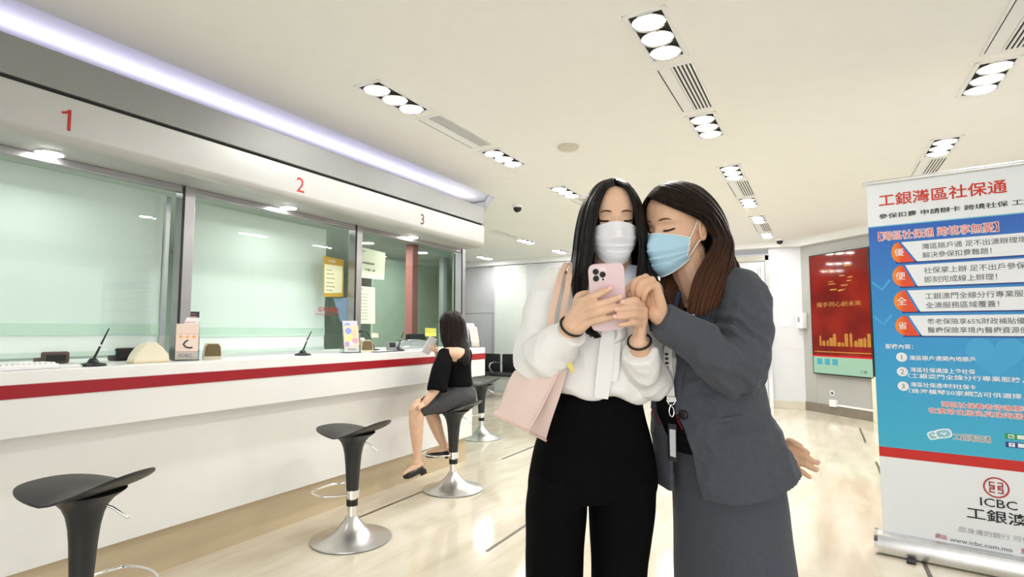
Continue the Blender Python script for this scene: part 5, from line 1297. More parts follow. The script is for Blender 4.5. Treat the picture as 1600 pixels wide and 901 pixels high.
# ------------------------------------------------------------------ phone
ph = empty('phone', P(949, 464, 1.205))
ex = (R * math.cos(0.09) + ZA * -0.0 - ZA * math.sin(0.0)).normalized()
tilt = 0.30
ez = (ZA * math.cos(tilt) - FH * math.sin(tilt))
rl = -0.085
ex_, ez_ = R * math.cos(rl) + ez * math.sin(rl) * -1, ez * math.cos(rl) + R * math.sin(rl)
MP = frameM((0, 0, 0), ex_, ez_)
MP.translation = Vector((0, 0, 0))
ph.matrix_world = Matrix.Translation(ph.location) @ MP
def pb(name, lo, hi, bev, m, parent=ph, seg=4):
    bm = BM(); box(bm, lo, hi, bev, seg=seg); return obj(name, bm, m, parent, True, 50)
M_pink = mat('pink_phone_case', (0.80, 0.62, 0.66), 0.45, var=0.01)
def rrect(w, h, r, n=8):
    out = []
    for cx_, cz_, a0 in ((w / 2 - r, h / 2 - r, 0), (-w / 2 + r, h / 2 - r, PI / 2), (-w / 2 + r, -h / 2 + r, PI), (w / 2 - r, -h / 2 + r, 3 * PI / 2)):
        for i in range(n + 1): a = a0 + PI / 2 * i / n; out.append((cx_ + r * math.cos(a), cz_ + r * math.sin(a)))
    return out
bm = BM(); prism(bm, rrect(0.0755, 0.148, 0.013), 0.0105, Matrix.Translation((0, -0.005, 0))); bmesh.ops.bevel(bm, geom=[e for e in bm.edges if abs(e.verts[0].co.y - e.verts[1].co.y) < 1e-6], offset=0.0025, segments=3, affect='EDGES'); obj('case', bm, M_pink, ph, True, 50)
bm = BM(); prism(bm, rrect(0.069, 0.141, 0.010), 0.001, Matrix.Translation((0, 0.0052, 0))); obj('screen', bm, mat('phone_screen', (0.02, 0.02, 0.025), 0.1, var=0, emis=(0.7, 0.75, 0.8), es=0.35), ph)
bm = BM(); prism(bm, rrect(0.033, 0.033, 0.008), 0.002, Matrix.Translation((-0.0165, -0.0068, 0.0525))); cmr = obj('camera_plate', bm, mat('pink_glass_plate', (0.86, 0.74, 0.76), 0.15, var=0), ph)
for x, z in ((-0.0235, 0.0598), (-0.0235, 0.0450), (-0.0090, 0.0525)):
    bm = BM(); tube(bm, [(x, -0.0095, z), (x, -0.0065, z)], 0.0064, 24); ls = obj('camera_lens', bm, M_black, cmr, True, 40)
    bm = BM(); tube(bm, [(x, -0.0098, z), (x, -0.0094, z)], 0.0030, 18); obj('lens_glass', bm, mat('lens_blue', (0.01, 0.01, 0.03), 0.05), cmr)
bm = BM(); tube(bm, [(-0.0085, -0.0078, 0.0635), (-0.0085, -0.0066, 0.0635)], 0.0026, 16); obj('flash', bm, M_paper, cmr)
bm = BM(); tube(bm, [(-0.0085, -0.0078, 0.0415), (-0.0085, -0.0066, 0.0415)], 0.0022, 16); obj('sensor', bm, M_black, cmr)
tag(ph, 'pale pink cased phone with three camera lenses held in both hands', 'phone')
# ------------------------------------------------------------------ pink shoulder bag
tb = empty('tote_bag', P(830, 640, 1.33))
invb = Matrix.Translation(-tb.location)
M_bag = mat('pale_pink_leather', (0.88, 0.69, 0.63), 0.5, var=0.02, bump=0.05, bscale=200)
def TB(name, bm, m, sm=True):
    o = obj(name, bm, m, None, sm, 55); o.parent = tb; o.matrix_parent_inverse = invb; return o
bm = BM()
top = [P(803, 580, 1.40), P(878, 570, 1.275), P(893, 556, 1.33), P(838, 562, 1.43)]
bot = [P(771, 647, 1.40), P(826, 674, 1.27), P(853, 688, 1.325), P(800, 655, 1.44)]
rs = []
for i in range(13):
    v = i / 12; cs = [a.lerp(b, v) for a, b in zip(top, bot)]
    cen = sum(cs, Vector()) / 4; rg = []
    for k in range(4):
        a, b = cs[k], cs[(k + 1) % 4]
        for j in range(8):
            q = a.lerp(b, j / 8)
            bul = math.sin(PI * j / 8) * 0.010 * math.sin(PI * min(1, v * 0.9 + 0.1))
            if k == 1: bul = -abs(bul) * 1.2
            q = q + (q - cen).normalized() * bul + Vector((0, 0, 0.004 * math.sin(7 * v + k)))
            rg.append(q)
    rs.append(rg)
skin_rings(bm, rs); bmesh.ops.bevel(bm, geom=[e for e in bm.edges if e.is_manifold and e.calc_face_angle(0) > 0.7], offset=0.004, segments=2, affect='EDGES')
TB('body', bm, M_bag)
bm = BM(); 
for i in range(4): tube(bm, [bot[i], bot[i].lerp(bot[(i + 1) % 4], 0.5), bot[(i + 1) % 4]], 0.003, 8)
tube(bm, smooth_path([rs[k][8] for k in (0, 4, 8, 12)], 4), 0.003, 8)
TB('piping', bm, mat('pink_piping', (0.80, 0.58, 0.52), 0.5, var=0.02))
M_strap = mat('tan_pink_strap', (0.80, 0.55, 0.42), 0.5, var=0.03)
for pts in ([P(885, 411, 1.42), P(876, 430, 1.365), P(869, 460, 1.322), P(861, 500, 1.305), P(862, 540, 1.285), P(872, 575, 1.268)], [P(894, 411, 1.42), P(890, 430, 1.36), P(885, 460, 1.322), P(878, 500, 1.300), P(879, 540, 1.285), P(886, 564, 1.300)]):
    bm = BM(); strip(bm, [P(pts[0][0] if False else 0, 0, 1) if False else q for q in pts], [0.014, 0.014, 0.0135, 0.013, 0.012, 0.011], 0.0025); TB('strap', bm, M_strap)
bm = BM(); strip(bm, [P(884, 562, 1.268), P(890, 570, 1.266), P(896, 582, 1.266)], [0.010, 0.012, 0.006], 0.0015); TB('zip_pull', bm, mat('gold_tab', (0.55, 0.45, 0.12), 0.4, 0.5))
tag(tb, 'pale pink tote bag hanging from the shoulder of the woman in white', 'bag')
# ------------------------------------------------------------------ woman in the grey suit
D2 = 1.42
BE = math.radians(35)
f2 = -R * math.cos(BE) - FH * math.sin(BE); l2 = R * math.sin(BE) - FH * math.cos(BE)
w2 = empty('person', L3((1115 - CX) / FPX * D2, D2, 0))
tag(w2, 'woman in grey skirt suit and blue face mask pointing at the phone', 'person')
inv2 = Matrix.Translation(-w2.location)
def W2(name, thing_, m, smooth=True, label=None, ang=60):
    o = obj(name, thing_, m, None, smooth, ang) if isinstance(thing_, bmesh.types.BMesh) else link(name, thing_, m, None, smooth)
    o.parent = w2; o.matrix_parent_inverse = inv2
    if label: o['label'] = label
    return o
H2 = head_matrix(P(1059, 355, 1.40), 0.98, 0.17, 0.06, 0.93, 0.97)
bm = BM(); head_bm(bm, H2)
chain(bm, [(P(1070, 395, 1.415), 0.050), (P(1080, 425, 1.42), 0.050), (P(1096, 452, 1.42), 0.066)])
def r2(cx_, y, a, b, n=40, d=D2): return ring(P(cx_, y, d), a, b, n, 2.2, l2, -f2)      # t = 0 is the front of the body
loft(bm, [r2(1102, 440, 0.07, 0.052, 24), r2(1107, 462, 0.10, 0.066, 24), r2(1106, 520, 0.10, 0.072, 24), r2(1104, 590, 0.09, 0.070, 24), r2(1120, 690, 0.10, 0.080, 24), r2(1134, 760, 0.105, 0.085, 24)], 3)
for sg in (-1, 1):
    q = lambda y, a, d=0: P(1140, y, D2) + l2 * (sg * a)
    chain(bm, [(q(750, .060), 0.055), (q(900, .060), 0.050), (q(990, .058), 0.044), (q(1080, .055), 0.043), (q(1230, .052), 0.028), (q(1265, .052), 0.028)])
wn = P(1027, 488, 1.215); wf = P(1224, 700, 1.545)
sh = P(1163, 455, 1.33)
chain(bm, [(sh, 0.045), (P(1160, 510, 1.29), 0.040), (P(1148, 570, 1.255), 0.036), (P(1105, 543, 1.235), 0.032), (P(1060, 512, 1.22), 0.028), (wn, 0.0235)])
chain(bm, [(P(1060, 455, 1.50), 0.042), (P(1086, 530, 1.58), 0.038), (P(1124, 604, 1.62), 0.034), (P(1178, 664, 1.585), 0.028), (wf, 0.022)])
# near hand: pinched, index finger reaching for the screen
mn = [P(1001, 437, 1.212), P(1009, 434, 1.200), P(1018, 438, 1.190), P(1025, 446, 1.184)]
fn_ = [[P(989, 443, 1.218), P(982, 450, 1.222), P(976, 455, 1.226)], [P(993, 441, 1.196), P(990, 452, 1.202), P(991, 461, 1.208)], [P(1004, 441, 1.180), P(998, 452, 1.184), P(998, 461, 1.192)], [P(1014, 449, 1.174), P(1007, 459, 1.178), P(1006, 467, 1.186)]]
hand(bm, wn, 0.0235, mn, fn_, [P(1014, 474, 1.232), P(1003, 469, 1.228), P(994, 465, 1.224), P(986, 461, 1.224)], 0.0076)
# far hand behind the back, fingers to the right
mf = [P(1245, 700, 1.530), P(1247, 711, 1.522), P(1246, 722, 1.520), P(1243, 732, 1.522)]
ff = [[P(1252, 701, 1.525), P(1257, 704, 1.52), P(1262, 707, 1.515)], [P(1259, 714, 1.512), P(1268, 719, 1.508), P(1277, 723, 1.505)], [P(1258, 725, 1.510), P(1267, 730, 1.506), P(1275, 734, 1.504)], [P(1252, 736, 1.514), P(1259, 741, 1.510), P(1265, 745, 1.508)]]
hand(bm, wf, 0.022, mf, ff, [P(1234, 690, 1.525), P(1240, 692, 1.512), P(1250, 697, 1.505)], 0.0076)
W2('body', remesh(bm, 0.0022, 2), M_skin2)
face_parts(w2, H2, 0.93, M_brow, 0.022)
for o in [c for c in w2.children if c.name.split('.')[0] in ('eyebrow', 'eyelashes')]: o.matrix_parent_inverse = inv2
mk2 = mask(w2, H2, mat('blue_mask', (0.42, 0.66, 0.80), 0.7, var=0.01), 'pale blue pleated face mask'); mk2.matrix_parent_inverse = inv2
for f in (fn_[0], ff[1], ff[2]):
    al = f[-1] - f[-2]; nails(w2, [(f[-1] + al.normalized() * 0.001 + (ZA * 0.005 - FH * 0.0045), al, ZA * 0.6 - FH)], M_nail)
for o in [c for c in w2.children if c.name.startswith('fingernail')]: o.matrix_parent_inverse = inv2
# black top with open neck
M_btop = mat('black_top', (0.006, 0.006, 0.008), 0.85, spec=0.1, var=0.1)
bm = BM()
def vneck(p, t):
    t2 = t if t < PI else t - 2 * PI
    return p - ZA * 0.055 * math.exp(-(t2 / 0.55) ** 2)
loft(bm, [ring(P(1104, 446, D2), 0.080, 0.062, 40, 2.2, l2, -f2, vneck), ring(P(1106, 462, D2), 0.108, 0.078, 40, 2.2, l2, -f2, vneck), r2(1105.3, 500, .1148, .0870), r2(1103.2, 550, .1176, .0925), r2(1100.5, 600, .1212, .097), r2(1101.2, 640, .127, .1016), r2(1112, 675, .128, .106), r2(1122, 702, .128, .109)])
W2('top', remesh(bm, 0.004, 2, post=folds(0.003, 12, (1, 1, .6), 8)), M_btop)
# skirt
M_suit = mat('grey_suit_cloth', (0.072, 0.080, 0.098), 0.9, spec=0.12, var=0.06, scale=120, bump=0.12, bscale=500, sheen=0.1)
bm = BM(); loft(bm, [r2(1117.6, 660, .1172, .0961), r2(1127.7, 700, .1247, .1022), r2(1135.8, 760, .1371, .1124), r2(1141.4, 830, .1419, .1163), r2(1145.9, 901, .1481, .1215), r2(1147, 960, .146, .120), r2(1147, 1000, .143, .118)])
W2('skirt', remesh(bm, 0.004, 2, post=folds(0.003, 7, (1, 1, 0.4), 5)), M_suit)
for sg in (-1, 1): W2('shoe', shoe(P(1140, 516 + HC * FPX / D2, D2) + l2 * (sg * .055) + f2 * 0.05, f2), M_shoe)
# jacket shell: open between the two front edges
J = [  # cx, y, a, b, near edge angle, far edge angle (degrees from the front centre, near side positive)
 (1112, 430, 0.062, 0.056, 25, -40), (1114, 441, 0.108, 0.072, 18, -45), (1109.5, 462, 0.1250, 0.084, 9, -48), (1106.6, 500, 0.1314, 0.092, 0, -45), (1105.5, 545, 0.1343, 0.0994, -6, -38.5), (1104, 590, 0.1377, 0.1074, -3.5, -37.5), (1106.5, 640, 0.147, 0.1176, 0, -37),
 (1113, 662, 0.157, 0.127, 4, -24), (1118.5, 690, 0.165, 0.135, 8, -11), (1126.5, 730, 0.1734, 0.1439, 9.5, -12.5), (1132.6, 758, 0.1786, 0.150, 13, -13.5)]
def jring(cx_, y, a, b, a0, a1, off, n=72):
    c = P(cx_, y, D2); out = []
    for k in range(n + 1):
        t = math.radians(a0 + (360 + a1 - a0) * k / n)
        co, si = math.cos(t), math.sin(t)
        x = (a + off) * (abs(si) ** 0.93) * (1 if si >= 0 else -1); y_ = (b + off) * (abs(co) ** 0.93) * (1 if co >= 0 else -1)
        dg_ = math.degrees(t) % 360; k_ = max(0.0, min(1.0, (dg_ - 30) / 90)) if dg_ < 200 else max(0.0, min(1.0, (330 - dg_) / 110))
        out.append(c + l2 * x + f2 * y_ + ZA * (0.052 * k_ * k_ * (3 - 2 * k_) * max(0.0, min(1.0, (y - 668) / 90))))
    return out
def jshell(off):
    rows = [jring(*j, off) for j in J]
    cols = [smooth_path([r[k] for r in rows], 5) for k in range(len(rows[0]))]
    return [[cols[k][i] for k in range(len(cols))] for i in range(len(cols[0]))]
bm = BM(); A = jshell(0.0); Bq = jshell(-0.008)
rs = [a + list(reversed(b)) for a, b in zip(A, Bq)]
skin_rings(bm, rs)
# near sleeve and far sleeve join the shell
chain(bm, [(P(1140, 446, 1.375), 0.048), (P(1160, 462, 1.335), 0.058), (P(1163, 500, 1.30), 0.061), (P(1160, 545, 1.27), 0.062), (P(1150, 574, 1.25), 0.060), (P(1128, 562, 1.238), 0.056), (P(1095, 538, 1.228), 0.050), (P(1060, 516, 1.215), 0.043), (P(1032, 500, 1.208), 0.038)], 24, round_ends=False)
chain(bm, [(P(1072, 450, 1.48), 0.046), (P(1066, 480, 1.51), 0.052), (P(1082, 540, 1.58), 0.052), (P(1120, 604, 1.62), 0.050), (P(1168, 660, 1.59), 0.042), (P(1200, 688, 1.56), 0.034)], 24, round_ends=False)
def suit_fold(p, n):
    e = P(1140, 560, 1.245); dd = (p - e).length
    k = 1.0 if dd > 0.16 else 1.0 + 1.5 * (1 - dd / 0.16)
    a = noise.noise(Vector((p.x * 11 + 3, p.y * 11, p.z * 7))); b = noise.noise(Vector((p.x * 26, p.y * 26 + 7, p.z * 20)))
    c_ = noise.noise(Vector((p.x * 17 + p.z * 14, p.y * 17, p.z * 17 - p.x * 10)))
    if dd < 0.15:
        q = p - e; s_ = q.dot(R) * 0.75 + q.z * 0.9 + 0.02 * noise.noise(p * 18)
        cr = math.sin(s_ * 150) ; p = p + n * (0.0085 * (1 - dd / 0.15) ** 0.7 * (abs(cr) ** 0.7 * (1 if cr > 0 else -1)) * max(0, noise.noise(p * 9 + Vector((4, 2, 0))) + 0.55))
    return p + n * ((0.008 * (0.3 - abs(a)) + 0.0085 * (0.2 - abs(c_)) + 0.0018 * b) * k)
W2('jacket', remesh(bm, 0.0032, 2, post=suit_fold), M_suit)
# collar and lapel along the near front edge, pocket welt, button, piping
def jp(i, off, ang):
    cx_, y, a, b, a0, a1 = J[i]
    c = P(cx_, y, D2); t = math.radians(ang); co, si = math.cos(t), math.sin(t)
    return c + l2 * (a + off) * (abs(si) ** 0.93) * (1 if si >= 0 else -1) + f2 * (b + off) * (abs(co) ** 0.93) * (1 if co >= 0 else -1)
bm = BM(); rs = []
for i, w_ in ((0, 34), (1, 34), (2, 32), (3, 26), (4, 18), (5, 8), (6, 1.5)):
    a0 = J[i][4]
    rs.append([jp(i, 0.003, a0 - 2), jp(i, 0.008, a0 + w_ * 0.5), jp(i, 0.006, a0 + w_), jp(i, 0.002, a0 + w_), jp(i, 0.001, a0 + w_ * 0.5), jp(i, 0.0, a0 - 2)])
loft(bm, rs, 4); W2('lapel', bm, M_suit)
bm = BM(); rs = []
for i, w_ in ((0, 34), (1, 30), (2, 26), (3, 20), (4, 12), (5, 6), (6, 1.5)):
    a1 = J[i][5]
    rs.append([jp(i, 0.003, a1 + 2), jp(i, 0.008, a1 - w_ * 0.5), jp(i, 0.006, a1 - w_), jp(i, 0.002, a1 - w_), jp(i, 0.001, a1 - w_ * 0.5), jp(i, 0.0, a1 + 2)])
loft(bm, rs, 4); W2('lapel', bm, M_suit)
M_pip = mat('dark_red_piping', (0.22, 0.012, 0.02), 0.6, var=0.0)
for e, sgn in ((4, 1), (5, -1)):
    bm = BM(); tube(bm, smooth_path([jp(i, 0.001, J[i][e] - sgn * 1.2) for i in range(2, 8)], 5), 0.0016, 6); W2('piping', bm, M_pip)
bt_ = jp(6, 0.004, 6); bm = BM(); nb = (bt_ - P(1112, 640, D2)).normalized()
tube(bm, [bt_ - nb * 0.003, bt_ + nb * 0.002, bt_ + nb * 0.0035], [0.0115, 0.0115, 0.009], 24); btn = W2('button', bm, M_black)
bm = BM(); strip(bm, [jp(6, 0.001, 30) - ZA * 0.008, jp(6, 0.0015, 46) - ZA * 0.002, jp(6, 0.0015, 62) + ZA * 0.004], [0.009, 0.009, 0.009], 0.0012, ZA); W2('pocket_welt', bm, M_suit)
bm = BM(); tube(bm, smooth_path([P(1062, 494, 1.27), P(1078, 493, 1.27), P(1091, 488, 1.275), P(1097, 476, 1.285)], 4), 0.0014, 6); W2('collar_piping', bm, M_paper)
# hair: swept from a side part, tucked behind the ear, falling over the near shoulder
M_hair2 = hair_mat('brown_hair', (0.010, 0.006, 0.005), (0.11, 0.045, 0.022), 1.52, 1.22)
def h2(x, y, z): return H2 @ Vector((x, y, z))
ng = [
 [h2(-.022, -.080, .090), h2(.008, -.094, .080), h2(.046, -.080, .058), h2(.074, -.046, .034), h2(.086, -.008, .012), h2(.094, .014, -.018), h2(.096, .024, -.055), P(1090, 428, 1.315), P(1080, 458, 1.285), P(1073, 490, 1.272)],
 [h2(-.022, -.070, .100), h2(.012, -.082, .092), h2(.050, -.066, .072), h2(.078, -.026, .048), h2(.089, .012, .030), h2(.097, .036, -.005), h2(.100, .046, -.055), P(1104, 430, 1.315), P(1092, 460, 1.285), P(1084, 494, 1.272)],
 [h2(-.020, -.046, .114), h2(.014, -.050, .112), h2(.052, -.036, .092), h2(.080, .002, .058), h2(.090, .036, .030), h2(.096, .062, -.010), h2(.100, .074, -.06), P(1120, 425, 1.325), P(1108, 455, 1.29), P(1098, 492, 1.275)],
 [h2(-.018, -.014, .121), h2(.014, -.008, .121), h2(.050, .006, .104), h2(.077, .040, .066), h2(.086, .070, .025), h2(.090, .090, -.02), h2(.094, .100, -.065), P(1138, 420, 1.35), P(1130, 450, 1.315), P(1116, 484, 1.285)],
 [h2(-.014, .020, .120), h2(.010, .032, .118), h2(.040, .058, .100), h2(.060, .086, .062), h2(.066, .110, .018), h2(.066, .122, -.03), h2(.068, .126, -.075), P(1148, 412, 1.40), P(1150, 440, 1.425), P(1146, 475, 1.46)],
 [h2(-.010, .046, .114), h2(.0, .066, .108), h2(.016, .096, .084), h2(.022, .118, .045), h2(.022, .130, .0), h2(.02, .132, -.045), h2(.02, .13, -.09), P(1146, 415, 1.48), P(1150, 445, 1.53), P(1148, 480, 1.56)],
 [h2(-.014, .040, .115), h2(-.03, .060, .104), h2(-.048, .082, .076), h2(-.06, .098, .04), h2(-.064, .106, 0), h2(-.066, .106, -.045), h2(-.066, .102, -.09), P(1105, 425, 1.53), P(1105, 455, 1.55), P(1105, 485, 1.57)]]
fg = [
 [h2(-.024, -.082, .088), h2(-.040, -.082, .072), h2(-.062, -.062, .046), h2(-.078, -.032, .02), h2(-.084, -.010, -.02), h2(-.088, .0, -.065), P(1036, 428, 1.42), P(1034, 452, 1.385), P(1034, 480, 1.37), P(1036, 510, 1.365)],
 [h2(-.022, -.05, .110), h2(-.046, -.05, .092), h2(-.072, -.034, .052), h2(-.086, -.006, .02), h2(-.092, .012, -.02), h2(-.094, .02, -.065), P(1050, 428, 1.43), P(1047, 452, 1.39), P(1047, 480, 1.37), P(1048, 510, 1.36)],
 [h2(-.018, .0, .118), h2(-.044, .0, .102), h2(-.072, .014, .058), h2(-.086, .03, .02), h2(-.09, .04, -.02), h2(-.092, .044, -.065), P(1072, 425, 1.47), P(1064, 450, 1.43), P(1064, 480, 1.40), P(1064, 505, 1.39)],
 [h2(-.014, .040, .115), h2(-.03, .060, .104), h2(-.054, .076, .068), h2(-.068, .086, .02), h2(-.074, .09, -.02), h2(-.076, .09, -.065), P(1090, 425, 1.50), P(1085, 450, 1.50), P(1082, 480, 1.49), P(1080, 505, 1.48)]]
bm = BM()
hair_locks(bm, ng, 92, 3, 0.0062, 0.55, seed=21, jit=0.0035)
hair_locks(bm, fg, 46, 2, 0.0062, 0.55, seed=29, jit=0.0035)
rows = []
for i in range(20):
    z = -0.05 + 0.162 * i / 19
    row = []
    for k in range(41):
        ln = 1.75 if z < 0.03 else max(0.30, 1.75 - (z - 0.03) * 26)
        lf = 1.35 if z < 0.03 else max(0.20, 1.35 - (z - 0.03) * 20)
        ph_ = ln + (2 * PI - ln - lf) * k / 40
        row.append(H2 @ hpt(ph_, min(z, 0.1112), 0.006))
    rows.append(row)
skin_rings(bm, rows, closed=False)
W2('hair', bm, M_hair2)
# ------------------------------------------------------------------ lanyard with badge
ly = empty('lanyard', P(1049, 650, 1.325)); invl = Matrix.Translation(-ly.location)
def LY(name, bm, m, sm=False):
    o = obj(name, bm, m, None, sm, 50); o.parent = ly; o.matrix_parent_inverse = invl; return o
bm = BM(); strip(bm, [P(1046, 530, 1.348), P(1043, 560, 1.348), P(1046, 600, 1.348), P(1049, 628, 1.348)], [0.018, 0.020, 0.020, 0.019], 0.0012); LY('strap', bm, mat('white_lanyard', (0.78, 0.78, 0.76), 0.7, var=0.02))
bm = BM(); strip(bm, [P(1061, 455, 1.378), P(1056, 475, 1.366), P(1050, 500, 1.356), P(1046, 535, 1.350)], [0.009, 0.011, 0.013, 0.014], 0.0012); LY('strap', bm, mat('navy_lanyard', (0.03, 0.05, 0.14), 0.7))
bm = BM()
for k in range(3):
    c = P(1041.5 + k * 0.4, 553 + k * 7, 1.3445); box(bm, c - Vector((0.0035, 0.0035, 0.0025)), c + Vector((0.0035, 0.0035, 0.0025)), 0.001)
LY('strap_print', bm, M_ink)
bm = BM(); tube(bm, [P(1043, 572, 1.3445), P(1049, 590, 1.3445)], 0.0018, 6); LY('strap_print', bm, M_redt)
bm = BM(); tube(bm, [P(x, y, 1.344) for x, y in ((1043, 620), (1055, 620), (1056, 626), (1052, 632), (1046, 632), (1042, 626), (1043, 620))], 0.0018, 8); LY('buckle', bm, M_chrome, True)
bm = BM(); tube(bm, smooth_path([P(x, y, 1.342) for x, y in ((1049, 632), (1046, 638), (1046, 646), (1050, 651), (1053, 646), (1052, 638), (1049.5, 634))], 4), 0.0016, 8); LY('clasp', bm, M_chrome, True)
c = [P(1043.5, 661, 1.330), P(1056, 663, 1.336), P(1057, 723, 1.328), P(1045, 719, 1.322)]
def card(c, th):
    bm = BM(); n_ = ((c[1] - c[0]).cross(c[3] - c[0])).normalized() * th
    a = [bm.verts.new(p - n_) for p in c]; b = [bm.verts.new(p + n_) for p in c]
    bm.faces.new(a); bm.faces.new(list(reversed(b)))
    for i in range(4): bm.faces.new((a[i], a[(i + 1) % 4], b[(i + 1) % 4], b[i]))
    return bm
LY('badge_holder', card(c, 0.0025), M_black)
cen = sum(c, Vector()) / 4
LY('badge_card', card([cen + (p - cen) * 0.72 - FH * 0.0035 for p in c], 0.0006), mat('grey_card', (0.55, 0.56, 0.58), 0.4))
tag(ly, 'white lanyard with black badge holder hanging on the grey suit', 'lanyard')
# ------------------------------------------------------------------ woman seated at the counter
w3 = empty('person', Vector((sp[1].x, sp[1].y, 0.64)))
tag(w3, 'woman in black top and grey skirt seated on a bar stool, seen from behind', 'person')
inv3 = Matrix.Translation(-w3.location)
def W3(name, thing_, m, smooth=True, ang=60):
    o = obj(name, thing_, m, None, smooth, ang) if isinstance(thing_, bmesh.types.BMesh) else link(name, thing_, m, None, smooth)
    o.parent = w3; o.matrix_parent_inverse = inv3; return o
H3 = head_matrix(P(703, 514, 4.46), 1.95, 0.25, 0.0, 0.95)
bm = BM(); head_bm(bm, H3)
chain(bm, [(P(709, 530, 4.48), 0.050), (P(713, 548, 4.48), 0.058)])
loft(bm, [pring(713, 538, 4.47, 12, 0.07, n=24), pring(713, 542, 4.46, 19, 0.12, n=24), pring(713, 547, 4.455, 21.5, 0.145, n=24), pring(713, 556, 4.455, 22, 0.15, n=24), pring(714, 575, 4.48, 18, 0.11, n=24), pring(716, 598, 4.48, 16, 0.10, n=24), pring(719, 620, 4.50, 19, 0.12, n=24)], 3)
chain(bm, [(P(697, 553, 4.36), 0.05), (P(688, 582, 4.27), 0.045), (P(681, 606, 4.22), 0.038), (P(668, 624, 4.18), 0.029), (P(662, 631, 4.17), 0.024)])
hw_ = P(662, 631, 4.17)
hand(bm, hw_, 0.024, [P(657, 632, 4.16) + Vector((0, 0.02 * (1.5 - k), 0.0)) for k in range(4)], [[P(653, 635, 4.15) + Vector((0, 0.022 * (1.5 - k), 0)), P(650.5, 640, 4.15) + Vector((0, 0.022 * (1.5 - k), 0))] for k in range(4)], [P(659, 635, 4.13), P(655, 638, 4.12)], 0.008)
chain(bm, [(P(712, 553, 4.62), 0.05), (P(694, 574, 4.66), 0.043), (P(688, 562, 4.60), 0.033), (P(684, 552, 4.55), 0.026)])
h3w = P(683, 549, 4.54)
hand(bm, h3w, 0.025, [P(679 + 0.6 * k, 545 + 1.5 * k, 4.51) for k in range(4)], [[P(675 + 0.5 * k, 542 + 1.8 * k, 4.50), P(671.5 + 0.6 * k, 541 + 2 * k, 4.50)] for k in range(4)], [P(680, 541, 4.54), P(676, 538, 4.54)], 0.0085)
kn = P(655, 634, 4.24); kf = P(674, 640, 4.56)
chain(bm, [(P(715, 624, 4.44), 0.085), (P(685, 628, 4.34), 0.072), (kn, 0.055), (P(650.5, 655, 4.22), 0.056), (P(651, 680, 4.22), 0.046), (P(652, 712, 4.23), 0.031), (P(651, 722, 4.23), 0.032)])
chain(bm, [(P(715, 624, 4.56), 0.085), (P(692, 630, 4.58), 0.072), (kf, 0.055), (P(679, 658, 4.56), 0.055), (P(686, 678, 4.57), 0.043), (P(694, 697, 4.58), 0.030), (P(693, 703, 4.58), 0.030)])
for a, b in ((P(656, 726, 4.23), P(634, 739, 4.19)), (P(698, 702, 4.58), P(670, 706, 4.55))):
    chain(bm, [(a, 0.028), (a.lerp(b, 0.5), 0.030), (b, 0.020)], flat=0.8)
W3('body', remesh(bm, 0.004, 2), M_skin)
# skirt
M_sk3 = mat('charcoal_tweed_skirt', (0.075, 0.075, 0.08), 0.9, spec=0.1, var=0.25, scale=120)
bm = BM()
loft(bm, [pring(716, 590, 4.48, 17.5, 0.115, n=28), pring(718, 604, 4.49, 20, 0.14, n=28), pring(721, 618, 4.50, 22.5, 0.165, n=28), pring(721, 630, 4.50, 22, 0.16, n=28), pring(720, 637, 4.50, 17, 0.12, n=28)])
chain(bm, [(P(722, 621, 4.43), 0.092), (P(690, 627, 4.35), 0.084), (P(668, 632, 4.28), 0.076), (P(660, 636, 4.255), 0.070)], 20)
chain(bm, [(P(722, 621, 4.57), 0.092), (P(695, 628, 4.57), 0.084), (P(678, 636, 4.56), 0.070)], 20)
chain(bm, [(P(700, 627, 4.47), 0.07), (P(674, 634, 4.43), 0.06)], 20)
W3('skirt', remesh(bm, 0.006, 4, post=folds(0.005, 7, (1, 1, 1), 2)), M_sk3)
# top with wide sleeves
M_t3 = mat('black_knit_top', (0.005, 0.005, 0.006), 0.9, spec=0.08, var=0.1)
bm = BM()
def vback(p, t):
    return p - ZA * 0.085 * math.exp(-((p - P(718, 548, 4.36)).dot(R) / 0.08) ** 2) if t < 1.5 or t > 4.8 else p
loft(bm, [pring(713, 546, 4.48, 21.5, 0.138, n=36, fn=vback), pring(713, 553, 4.48, 24, 0.152, n=36, fn=vback), pring(713.5, 570, 4.48, 22.5, 0.145, n=36), pring(715, 588, 4.48, 21.5, 0.138, n=36), pring(717, 600, 4.485, 21.5, 0.14, n=36), pring(717, 603, 4.485, 18, 0.12, n=36)])
chain(bm, [(P(697, 551, 4.37), 0.058), (P(691, 572, 4.29), 0.068), (P(685, 596, 4.24), 0.074), (P(683, 610, 4.22), 0.076)], 20, round_ends=False)
chain(bm, [(P(720, 551, 4.60), 0.058), (P(706, 570, 4.66), 0.062), (P(697, 577, 4.67), 0.06), (P(692, 568, 4.63), 0.052)], 20, round_ends=False)
W3('top', remesh(bm, 0.005, 3, post=folds(0.006, 8, (1, 1, .5), 4)), M_t3)
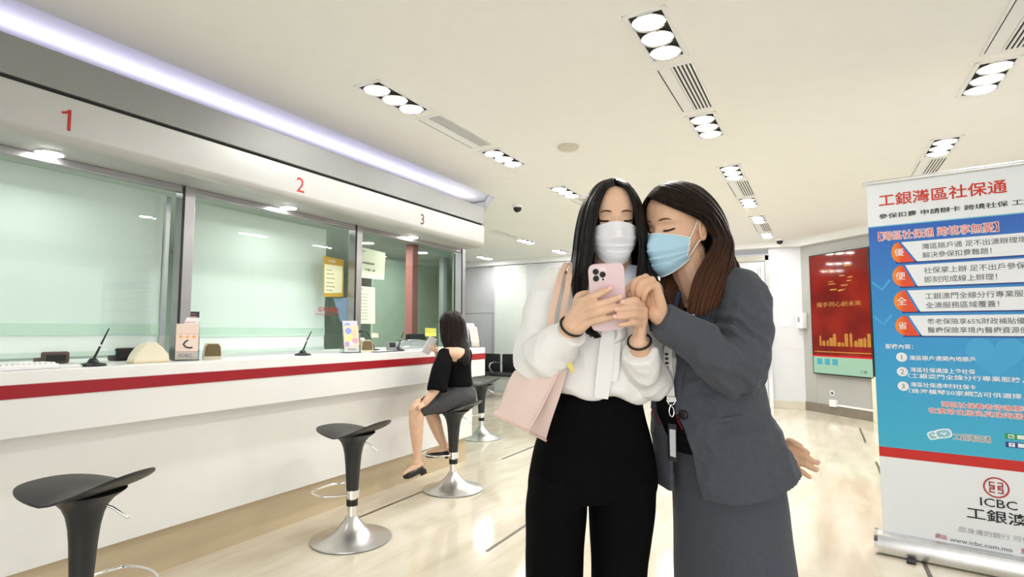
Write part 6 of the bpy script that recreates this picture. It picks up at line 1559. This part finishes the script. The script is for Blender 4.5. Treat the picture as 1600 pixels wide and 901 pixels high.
def flat_shoe(heel, toe, sole_drop):
    fwd = (toe - heel).normalized(); sd = fwd.cross(ZA).normalized(); up = sd.cross(fwd).normalized(); L_ = (toe - heel).length
    bm = BM(); rs = []
    for t, w, h in ((-0.06, 0.010, 0.03), (0.02, 0.030, 0.05), (0.3, 0.036, 0.050), (0.6, 0.043, 0.050), (0.85, 0.036, 0.042), (1.02, 0.010, 0.020)):
        o = heel + fwd * (t * L_) - up * 0.012
        rs.append([o + sd * (w * math.cos(a)) + up * (h * 0.55 * math.sin(a)) for a in [2 * PI * k / 16 for k in range(16)]])
    loft(bm, rs, 3)
    box(bm, (-0.022, -0.02, -0.055), (0.022, 0.03, -0.02), 0.004, M=Matrix.Translation(heel) @ Matrix((sd, fwd, up)).transposed().to_4x4())
    return bm
W3('shoe', flat_shoe(P(659, 729, 4.23), P(630, 743, 4.18), 0), M_shoe)
W3('shoe', flat_shoe(P(700, 704, 4.58), P(665, 709, 4.55), 0), M_shoe)
# hair down the back
M_hair3 = hair_mat('dark_brown_hair', (0.005, 0.0035, 0.0035), (0.018, 0.010, 0.008))
bm = BM()
loft(bm, [pring(706, 485.5, 4.46, 7, 0.05, n=28), pring(706, 490, 4.46, 14, 0.085, n=28), pring(706.5, 500, 4.46, 20, 0.105, n=28), pring(708, 515, 4.465, 21, 0.108, n=28), pring(710, 530, 4.46, 21, 0.10, n=28), pring(714, 543, 4.43, 20, 0.085, n=28), pring(719, 554, 4.385, 16, 0.060, n=28), pring(722, 562, 4.36, 12, 0.045, n=28), pring(725, 569, 4.345, 6, 0.03, n=28)])
def hair_strands(p, n):
    return p + n * (0.006 * noise.noise(Vector((p.x * 45, p.y * 45, p.z * 5))) + 0.004 * noise.noise(Vector((p.x * 12, p.y * 12, p.z * 6))))
W3('hair', remesh(bm, 0.004, 2, post=hair_strands), M_hair3)
# the phone she holds up
p3 = empty('phone', P(671, 539.5, 4.50)); Mp3 = frameM((0, 0, 0), (R * 0.85 + FH * 0.5), (ZA * 0.8 - R * 0.5 )); 
p3.matrix_world = Matrix.Translation(p3.location) @ frameM((0, 0, 0), R, ZA) @ Matrix.Rotation(0.5, 4, 'Y') @ Matrix.Rotation(0.6, 4, 'Z')
bm = BM(); prism(bm, rrect(0.072, 0.145, 0.01), 0.009, Matrix.Translation((0, -0.004, 0))); obj('case', bm, M_wplast, p3, True, 40)
bm = BM(); prism(bm, rrect(0.066, 0.138, 0.008), 0.001, Matrix.Translation((0, 0.005, 0))); obj('screen', bm, MATS['phone_screen'], p3)
tag(p3, 'white phone raised in the hand of the seated woman', 'phone')
